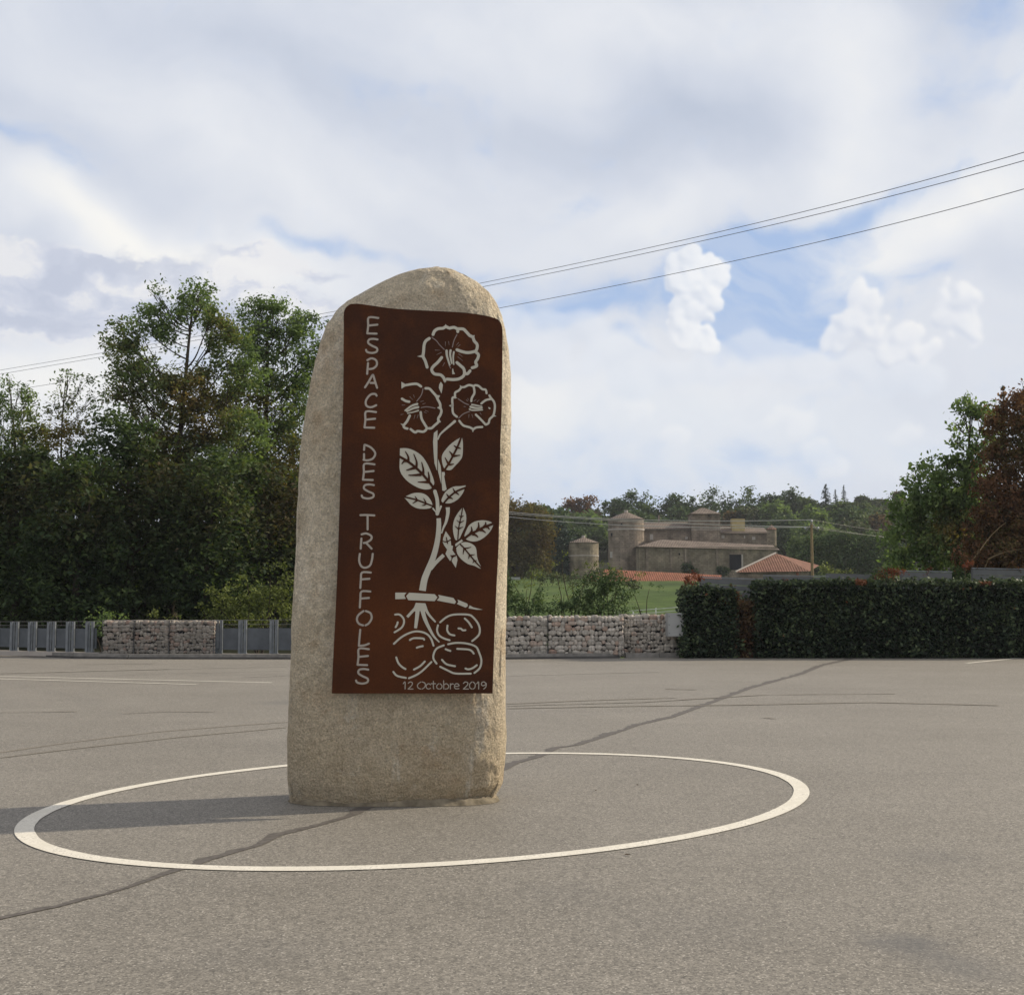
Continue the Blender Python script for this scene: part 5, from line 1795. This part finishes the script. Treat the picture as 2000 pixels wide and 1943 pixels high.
bush('ivy', 'dark ivy patch climbing the castle front wall left of its doorway', 'ivy', 1345, d2 - 1, [(1345, 1112, 9, 10), (1338, 1108, 6, 8), (1355, 1115, 6, 6)], .35, M['leaf_dark'], dens=2.5, clump=.4, per=14, stems=2)
bush('ivy', 'dark ivy patch beside the castle doorway', 'ivy', 1410, d2 - 1, [(1408, 1112, 6, 9), (1415, 1116, 8, 6)], .35, M['leaf_dark'], dens=2.5, clump=.4, per=14, stems=2)

# dovecote
d3 = 212.0
dv_c = (xat(1140, d3 + 2.5), d3 + 2.5)
dv = empty('dovecote', (dv_c[0], dv_c[1], terr(*dv_c)), 'small round stone tower standing apart left of the castle', 'tower')
m = MB(); cyl(m, *dv_c, 30 / F_PX * d3, zat(1150, d3), zat(1058.5, d3)); wl = m.build('wall', M['masonry2'], dv)
m = MB(); cone(m, *dv_c, 32.5 / F_PX * d3, zat(1059, d3), zat(1047, d3)); m.build('roof', M['tiles'], dv)
m = MB(); cyl(m, dv_c[0], dv_c[1], .3, zat(1049, d3), zat(1044, d3), 10); m.build('finial', M['ridge'], dv)
m = MB(); cyl(m, *dv_c, 30.6 / F_PX * d3, zat(1085.5, d3), zat(1083.5, d3)); m.build('string_course', M['ridge'], dv)

# pyramid-roofed barn
d4 = 150.0
bn = empty('barn', (xat(1518, d4 + 4), d4 + 4, terr(xat(1518, d4 + 4), d4 + 4)), 'barn with a brown pyramid roof and pale ridge below the castle', 'barn')
m = MB(); m.box(xat(1446, d4), xat(1582, d4), d4, d4 + 7, zat(1160, d4), zat(1116.5, d4)); m.build('wall', M['masonry'], bn)
m = MB()
A = (xat(1437, d4 - .5), d4 - .5, zat(1117.5, d4 - .5)); B = (xat(1583, d4 - .5), d4 - .5, zat(1115.5, d4 - .5)); C_ = (xat(1602, d4 + 8), d4 + 8, zat(1104, d4 + 8))
D_ = (xat(1462, d4 + 8), d4 + 8, zat(1107, d4 + 8)); E_ = (xat(1517, d4 + 4), d4 + 4, zat(1081, d4 + 4))
m.add([A, B, C_, D_, E_], [(0, 1, 4), (1, 2, 4), (2, 3, 4), (3, 0, 4), (3, 2, 1, 0)])
rf = m.build('roof', M['tiles_brown'], bn)
m = MB(); m.tube([Vector(A) + Vector((.02, 0, .05)), Vector(E_) + Vector((0, 0, .08))], .11, 6); m.build('hip_ridge', M['ridge'], bn)
m = MB(); m.box(xat(1556, d4), xat(1560, d4), d4 - .3, d4 - .05, zat(1124, d4), zat(1117.5, d4)); m.build('gutter_end', M['tiles_red'], bn)
# long low shed with orange tiles
d5 = 165.0
sh = empty('shed', (xat(1270, d5), d5, terr(xat(1270, d5), d5)), 'long low shed with faded orange tiles in front of the castle', 'shed')
m = MB(); m.box(xat(1160, d5), xat(1392, d5), d5, d5 + 6, zat(1165, d5), zat(1140, d5)); m.build('wall', M['masonry'], sh)
m = MB()
P_ = [(1142, 1132), (1360, 1142), (1400, 1137), (1395, 1121), (1175, 1111.5)]
v = [(xat(1142, d5 - .6), d5 - .6, zat(1132, d5 - .6)), (xat(1362, d5 - .6), d5 - .6, zat(1142, d5 - .6)), (xat(1410, d5 + 1), d5 + 1, zat(1140, d5 + 1)), (xat(1410, d5 + 5), d5 + 5, zat(1123, d5 + 5)), (xat(1178, d5 + 4), d5 + 4, zat(1111.5, d5 + 4))]
m.add(v + [(x, y, z - .25) for x, y, z in v], [(0, 1, 2, 3, 4), (9, 8, 7, 6, 5), (0, 5, 6, 1), (1, 6, 7, 2), (2, 7, 8, 3), (3, 8, 9, 4), (4, 9, 5, 0)])
m.build('roof', M['tiles_red'], sh)
# field wall
m = MB(); m.box(xat(1268, 120), xat(1350, 120), 120, 120.5, zat(1168, 120), zat(1151, 120))
o = m.build('field_wall', M['masonry'], None, origin=(xat(1309, 120), 120, zat(1168, 120)))
tag(o, 'short dry stone field wall at the top of the meadow', 'wall')
m = MB(); m.box(xat(993, 110), xat(1016, 110), 110, 111, zat(1132, 110), zat(1127, 110))
o = m.build('field_trough', M['cabinet'], None, origin=(xat(1004, 110), 110, zat(1135, 110)))
tag(o, 'pale trough in the field just right of the standing stone', 'trough')

for (px, py, dd_, w_, lb) in ((1075, 1128, 150, 26, 'low scrub at the field edge left of the small round tower'), (1170, 1122, 158, 34, 'scrub below the big round tower beside the orange shed roof'),
                              (1120, 1134, 146, 30, 'scrub in front of the small round tower'), (1235, 1146, 118, 22, 'scrub at the left end of the field wall'), (1045, 1124, 160, 20, 'scrub under the chestnut tree')):
    bush('scrub', lb, 'bush', px, dd_, [(px - w_ * .5, py, w_ * .5, 9), (px + w_ * .5, py + 1, w_ * .5, 8), (px, py - 4, w_ * .5, 8)], .28, M['leaf_far'], dens=1.4, clump=.45, per=12, turn=lambda c: .3, stems=2)
for k, (px, py) in enumerate(((1225, 1671), (1163, 1545), (1505, 1403), (1244, 1534))):
    g_ = gnd(px, py)
    m = MB()
    a_ = k * 1.7
    ca_, sa_ = math.cos(a_), math.sin(a_)
    L_ = [(-.035, 0, .002), (-.012, .016, .012), (.02, .013, .010), (.042, 0, .004), (.02, -.014, .012), (-.012, -.015, .006), (0, 0, .003)]
    m.add([(g_.x + (x * ca_ - y * sa_) * .6, g_.y + (x * sa_ + y * ca_) * .6, z * .6 + .006) for x, y, z in L_], [(0, 1, 6), (1, 2, 6), (2, 3, 6), (3, 4, 6), (4, 5, 6), (5, 0, 6)])
    tag(m.build('fallen_leaf', M['dryleaf'], None, origin=g_), 'small dry brown leaf lying on the bare asphalt', 'leaf', 'fallen leaves on the asphalt')

# ------------------------------------------------------------------ utility pole with its wires
PD = 92.0
pl = empty('utility_pole', (xat(1588, PD), PD, terr(xat(1588, PD), PD)), 'slim wooden utility pole with three glass insulators beside the barn', 'pole')
px_, pz = xat(1588, PD), zat(1020, PD)
m = MB(); m.tube([(px_, PD, terr(px_, PD) - .5), (px_, PD, pz)], [.12, .085], 12); m.build('shaft', M['pole'], pl)
m = MB()
for s in (-1, 1):
    m.tube([(px_, PD - .1, pz - .05), (px_ + s * .16, PD - .1, pz - .25), (px_ + s * .38, PD - .1, pz - .62), (px_ + s * .44, PD - .1, pz - .5)], .025, 6)
m.build('bracket', M['wire'], pl)
ins = [(px_, pz + .08), (px_ - .45, pz - .40), (px_ + .45, pz - .40)]
for (x, z) in ins:
    m = MB(); m.tube([(x, PD - .1, z - .09), (x, PD - .1, z - .03), (x, PD - .1, z + .03), (x, PD - .1, z + .09)], [.05, .10, .06, .03], 10); m.build('insulator', M['glass'], pl)


def wire(label, pts, r, mat='cable', name='overhead_wire', group=None, sag=.0, n=28):
    P = [Vector(p) for p in pts]
    out = []
    if len(P) == 3:   # parabola through three points
        for i in range(n + 1):
            t = i / n * 2
            l0 = (t - 1) * (t - 2) / 2; l1 = -t * (t - 2); l2 = t * (t - 1) / 2
            out.append(P[0] * l0 + P[1] * l1 + P[2] * l2)
    else:
        for i in range(n + 1):
            t = i / n
            p = P[0].lerp(P[1], t)
            p.z -= sag * 4 * t * (1 - t)
            out.append(p)
    m = MB()
    m.tube(out, r, 6)
    o = m.build(name, M[mat], None, origin=out[0])
    return tag(o, label, 'wire', group)


wg = 'thin wires of the wooden pole'
wire('pale wire from the top of the wooden pole towards the stone', [at(700, 955, 150), (ins[0][0], PD - .1, ins[0][1] + .09)], .030, 'cable3', group=wg, sag=1.2)
wire('upper of the two lower wires running left from the pole', [at(700, 962, 150), (ins[1][0], PD - .1, ins[1][1] + .06)], .028, 'cable3', group=wg, sag=1.2)
wire('lowest wire running left from the pole past the round tower', [at(700, 972, 150), (ins[2][0], PD - .1, ins[2][1] + .06)], .028, 'cable3', group=wg, sag=.6)
wire('wire from the pole top down towards the big-leaved tree', [(ins[0][0], PD - .1, ins[0][1] + .09), at(1920, 1052, 130)], .012, 'cable2', group=wg, sag=.3)
wire('upper side wire running right from the pole', [(ins[1][0], PD - .1, ins[1][1] + .06), at(1920, 1056, 130)], .010, 'cable2', group=wg, sag=.3)
wire('lower side wire running right from the pole', [(ins[2][0], PD - .1, ins[2][1] + .06), at(1920, 1062, 130)], .010, 'cable2', group=wg, sag=.3)
# high wires over the sky
hw = 'three overhead wires rising to the right across the sky'
wire('topmost overhead wire crossing the sky behind the stone', [at(-60, 733, 64), at(945, 552, 46), at(2060, 280, 27)], .0085, group=hw)
wire('second overhead wire running just below the topmost one', [at(-60, 741, 64), at(955, 558, 46), at(2060, 297, 27)], .0085, group=hw)
wire('lowest and separate overhead wire crossing below the pair', [at(-60, 775, 64), at(980, 601, 46), at(2060, 352, 27)], .0085, group=hw)

# ------------------------------------------------------------------ right-hand trees
D = 46
tree('cherry_tree', 'green tree with large drooping leaves right of the castle', 'tree', base_at(1880, D),
     px_lobes([(1900, 790, 34, 22, .8), (1925, 815, 26, 28, .9), (1880, 800, 20, 12, .4), (1870, 830, 14, 12, .4), (1870, 865, 14, 10, .4), (1905, 860, 24, 30, .5, .5), (1925, 860, 30, 26), (1900, 900, 40, 24), (1800, 905, 20, 10, .6), (1845, 915, 36, 20, .9),
               (1790, 935, 24, 14, .6), (1880, 940, 60, 40), (1820, 960, 56, 40), (1900, 990, 60, 50), (1830, 1010, 70, 50), (1770, 1000, 36, 40, .8), (1780, 1060, 60, 40, .9), (1860, 1070, 70, 50), (1920, 1060, 50, 60), (1800, 1095, 70, 24)], D),
     .16, M['leaf_green'], clump=.30, per=18, dens=2.3, trunk_r=.16, up=.1, droop=1.0, turnf=turn_at([(1845, 1045, 30, .9)], D), aspect=.55)
D = 43.5
tree('copper_tree', 'reddish brown densely leaved tree at the right edge', 'tree', base_at(1990, D),
     px_lobes([(1980, 800, 36, 34), (2030, 790, 40, 50), (1960, 850, 40, 50), (2010, 860, 50, 60), (1945, 920, 34, 60), (2000, 940, 60, 60), (1935, 980, 36, 50), (1985, 1020, 60, 60), (1920, 1040, 36, 50), (1960, 1070, 60, 50), (2030, 1020, 60, 80), (2050, 900, 60, 90), (1900, 1090, 40, 24), (1990, 1095, 60, 40)], D),
     .13, M['leaf_red'], clump=.28, per=22, dens=2.6, trunk_r=.18, up=.1, droop=.8, turnf=turn_at([(1990, 870, 40, .7), (1950, 1060, 40, .5)], D))
# bare branches in front of the copper tree
bb = MB()
limb(bb, at(1895, 1095, 42.6), at(1965, 1020, 42.6), .020, .008, .03, 6, 3)
limb(bb, at(1930, 1092, 42.6), at(2010, 1070, 42.6), .020, .008, .05, 6, 5)
limb(bb, at(1924, 1108, 42.6), at(1930, 1092, 42.6), .015, .012, .0, 3, 6)
tag(bb.build('bare_branch', M['pole'], None, origin=at(1895, 1095, 42.6)), 'bare pale branches in front of the copper tree', 'branch')


def conifer(px, d, top, bot, w, label, seed=0, group=None, name='conifer'):
    o = empty(name, base_at(px, d), label, 'tree', group)
    zt, zb_ = zat(top, d), zat(bot, d)
    x = xat(px, d)
    R_ = w / F_PX * d
    Cs = []
    nl = 26
    for i in range(nl):
        t = (i + .5) / nl
        z = zt - (zt - zb_) * t
        rr = R_ * (t ** .8) * random.uniform(.75, 1.1)
        for k in range(int(5 + 5 * t)):
            a_ = random.uniform(0, 6.28)
            m_ = int(8 + 26 * t)
            s = rng.uniform(0, 1, m_)
            Cs.append(np.stack([x + np.cos(a_) * rr * s + rng.normal(0, .03 * R_, m_), d + np.sin(a_) * rr * s + rng.normal(0, .03 * R_, m_), z - rr * .25 * s + rng.normal(0, .03 * R_, m_)], 1))
    C = np.concatenate(Cs)
    v, q, T, Tu = leaf_quads(C, max(.12, R_ * .10), rng.uniform(0, 1, len(C)), np.zeros(len(C)), .6, .5)
    np_mesh('crown', v, q, M['leaf_conifer'], o, {'tone': T, 'turn': Tu})
    m = MB()
    m.tube([(x, d, terr(x, d) - .3), (x, d, zt - .1)], [R_ * .09 + .05, .02], 8)
    m.build('trunk', M['bark'], o)
    return o


conifer(1972, 50, 752, 1110, 62, 'dark spruce top showing behind the copper tree at the right edge')

# ------------------------------------------------------------------ trees beyond the meadow
D = 190
tree('chestnut_tree', 'broad brownish green tree directly right of the stone beyond the meadow', 'tree', base_at(1010, D),
     px_lobes([(1000, 1000, 40, 24), (1040, 1010, 26, 26), (960, 1010, 50, 40), (1010, 1040, 50, 36), (1060, 1050, 22, 36), (1040, 1080, 40, 36), (985, 1085, 50, 40), (950, 1060, 50, 60), (1010, 1110, 50, 24), (1060, 1095, 20, 26)], D),
     .42, M['leaf_chest'], clump=1.0, per=30, dens=3.2, trunk_r=.5, turnf=turn_at([(1000, 1010, 40, .5), (1060, 1060, 30, .6)], D), twigs=False)
D = 215
tree('dark_fir', 'very dark tree in the gap left of the small round tower', 'tree', base_at(1095, D),
     px_lobes([(1090, 1040, 20, 20), (1095, 1070, 22, 26), (1085, 1100, 26, 26), (1100, 1115, 24, 14), (1075, 1075, 14, 30)], D), .45, M['leaf_conifer'], clump=.9, per=30, dens=3.0, trunk_r=.4, twigs=False)
D = 330
sky_g = 'trees on the skyline behind the castle'
for (px, items, mat_, lb, lf, dn) in [
    (1135, [(1130, 985, 22, 10, .9), (1150, 982, 14, 10, .8), (1110, 990, 16, 10), (1135, 1002, 32, 14)], 'leaf_red', 'dark purplish crown on the skyline between the stone and the castle', .8, 2.0),
    (1240, [(1195, 990, 16, 16), (1215, 985, 18, 18), (1240, 978, 20, 14, .6), (1265, 980, 16, 14, .5), (1285, 990, 16, 16, .7), (1230, 1000, 50, 20)], 'leaf_far', 'light feathery tree group behind the big round tower', .8, 1.9),
    (1318, [(1318, 975, 15, 10), (1312, 990, 18, 14), (1325, 1000, 22, 16)], 'leaf_far', 'compact dark tree on the skyline left of the square tower', .8, 2.8),
    (1385, [(1378, 975, 14, 16, .5), (1395, 968, 14, 14, .45), (1410, 980, 14, 16, .5), (1360, 985, 16, 16, .6), (1385, 1000, 40, 18, .8)], 'leaf_far', 'pale thin-leaved tree behind the square tower', .8, 1.9),
    (1460, [(1450, 975, 12, 14, .5), (1468, 965, 14, 14, .45), (1435, 980, 12, 14, .5), (1480, 985, 14, 14, .5), (1460, 1000, 40, 18, .8)], 'leaf_far', 'pale thin-leaved tree behind the ochre chimney', .8, 1.9),
    (1510, [(1505, 985, 20, 16), (1525, 980, 16, 12), (1515, 1005, 34, 20)], 'leaf_far', 'round green tree above the castle turret', .8, 2.8),
    (1545, [(1540, 962, 10, 12, .8), (1555, 970, 10, 10, .7), (1548, 985, 20, 16)], 'leaf_far', 'pale tree poking up between the turret and the conifers', .8, 2.2)]:
    tree('skyline_tree', lb, 'tree', base_at(px, D), px_lobes(items, D), lf, M[mat_], clump=1.3, per=22, dens=dn, trunk_r=.35, group=sky_g, twigs=(dn < 2), shell=.7)
for px, top, w, lb in ((1617, 950, 26, 'tallest dark conifer of the skyline group right of the castle'), (1636, 960, 16, 'small conifer between the two taller ones on the skyline'), (1653, 951, 17, 'slim pointed conifer at the right of the skyline trio')):
    conifer(px, D, top - 4, 1010, w, lb, group='conifers on the skyline')

# rounded trees below the wood, right of the barn
D = 178
mg = 'rounded green trees between the barn and the hedge'
for (px, items, lb) in [
    (1585, [(1570, 1065, 26, 20), (1595, 1060, 22, 18), (1580, 1086, 30, 20), (1605, 1100, 22, 16)], 'rounded green tree behind the wooden pole'),
    (1650, [(1635, 1060, 28, 22), (1660, 1065, 24, 22), (1640, 1090, 40, 26), (1670, 1100, 30, 24)], 'rounded green tree with a light top right of the pole'),
    (1710, [(1700, 1065, 26, 22), (1730, 1070, 26, 24), (1710, 1095, 40, 26), (1745, 1100, 26, 22)], 'rounded green tree above the red hedge shoots')]:
    tree('field_tree', lb, 'tree', base_at(px, D), px_lobes(items, D), .36, M['leaf_far'], clump=.75, per=26, dens=3.2, trunk_r=.25, group=mg, twigs=False)
bush('creeper', 'tangle of creeper on the wall right of the barn', 'creeper', 1650, 140, [(1610, 1110, 8, 8), (1625, 1118, 16, 6), (1655, 1120, 16, 4)], .3, M['leaf_olive'], dens=2.2, clump=.4, per=10)

# ------------------------------------------------------------------ wood on the hill: five kinds of tree, copied
protos = []
for k, (mt, sx, tn) in enumerate([('leaf_far', 1.0, 0.0), ('leaf_far', .9, .35), ('leaf_dark', 1.0, .05), ('leaf_green', 1.15, .0), ('leaf_red', .85, .4)]):
    rr = 4.2 * sx
    L = []
    for j in range(9):
        a_ = rng.uniform(0, 6.28)
        ra = rng.uniform(0, .55) * rr
        L.append(((math.cos(a_) * ra, math.sin(a_) * ra, 6.5 + rng.uniform(-2.6, 2.6)), (rr * .5, rr * .5, rr * .45), 1.0))
    C, T, Tu = clump_cloud(L, .95, 20, 2.4, (lambda c, tn=tn: tn), .8, .9)
    v, q, T, Tu = leaf_quads(C, .75, T, Tu, .5, .6)
    me_o = np_mesh('crown', v, q, M[mt], None, {'tone': T, 'turn': Tu})
    m = MB()
    m.tube([(0, 0, -.5), (.1, 0, 3), (0, .1, 6.5)], [.35, .28, .15], 7)
    tk = m.build('trunk', M['bark'])
    protos.append((me_o, tk))
wood_lab = ['mid green tree of the wood on the hill', 'olive brown turning tree of the wood on the hill', 'very dark green tree of the wood on the hill', 'large light green tree of the wood on the hill', 'reddish brown tree of the wood on the hill']
count = 0
for row, d in enumerate((262, 285, 308, 332, 356, 382, 410)):
    pxs_ = np.arange(965 - (row % 2) * 17, 2060, 40 - row * 1.2)
    for px in pxs_:
        p_ = px + random.uniform(-9, 9)
        if d < 300 and p_ < 1530 and p_ > 1120: continue
        x = xat(p_, d)
        y = d + random.uniform(-8, 8)
        k = random.choices(range(5), (4, 2.6, 4, 2, .9))[0]
        s = random.uniform(.75, 1.15) * (.78 if d > 350 else 1.0)
        src_c, src_t = protos[k]
        r_o = bpy.data.objects.new('wood_tree', None)
        col.objects.link(r_o)
        r_o.location = (x, y, terr(x, y) - .5)
        r_o.scale = (s, s, s * random.uniform(.9, 1.15))
        r_o.rotation_euler = (0, 0, random.uniform(0, 6.28))
        tag(r_o, wood_lab[k], 'tree', ('trees of the wooded hill, kind %s' % ('mid green', 'olive brown', 'dark', 'light green', 'reddish')[k]))
        if count < len(protos) * 0:
            pass
        c1 = src_c.copy(); col.objects.link(c1); c1.parent = r_o
        c2 = src_t.copy(); col.objects.link(c2); c2.parent = r_o
        count += 1
for a_, b_ in protos:
    bpy.data.objects.remove(a_); bpy.data.objects.remove(b_)
print('wood trees', count)

# ------------------------------------------------------------------ the air
hz = MB()
hz.box(-260, 330, -14, 560, -3.0, 75)
m, t, out = new_mat('haze_air')
pv = t.node('ShaderNodeVolumePrincipled', {'Color': (.86, .91, 1.0, 1), 'Density': 0.00017, 'Anisotropy': 0.3})
t.link(pv.outputs[0], out.inputs[1])
hb = hz.build('haze', m)
hb['kind'] = 'stuff'
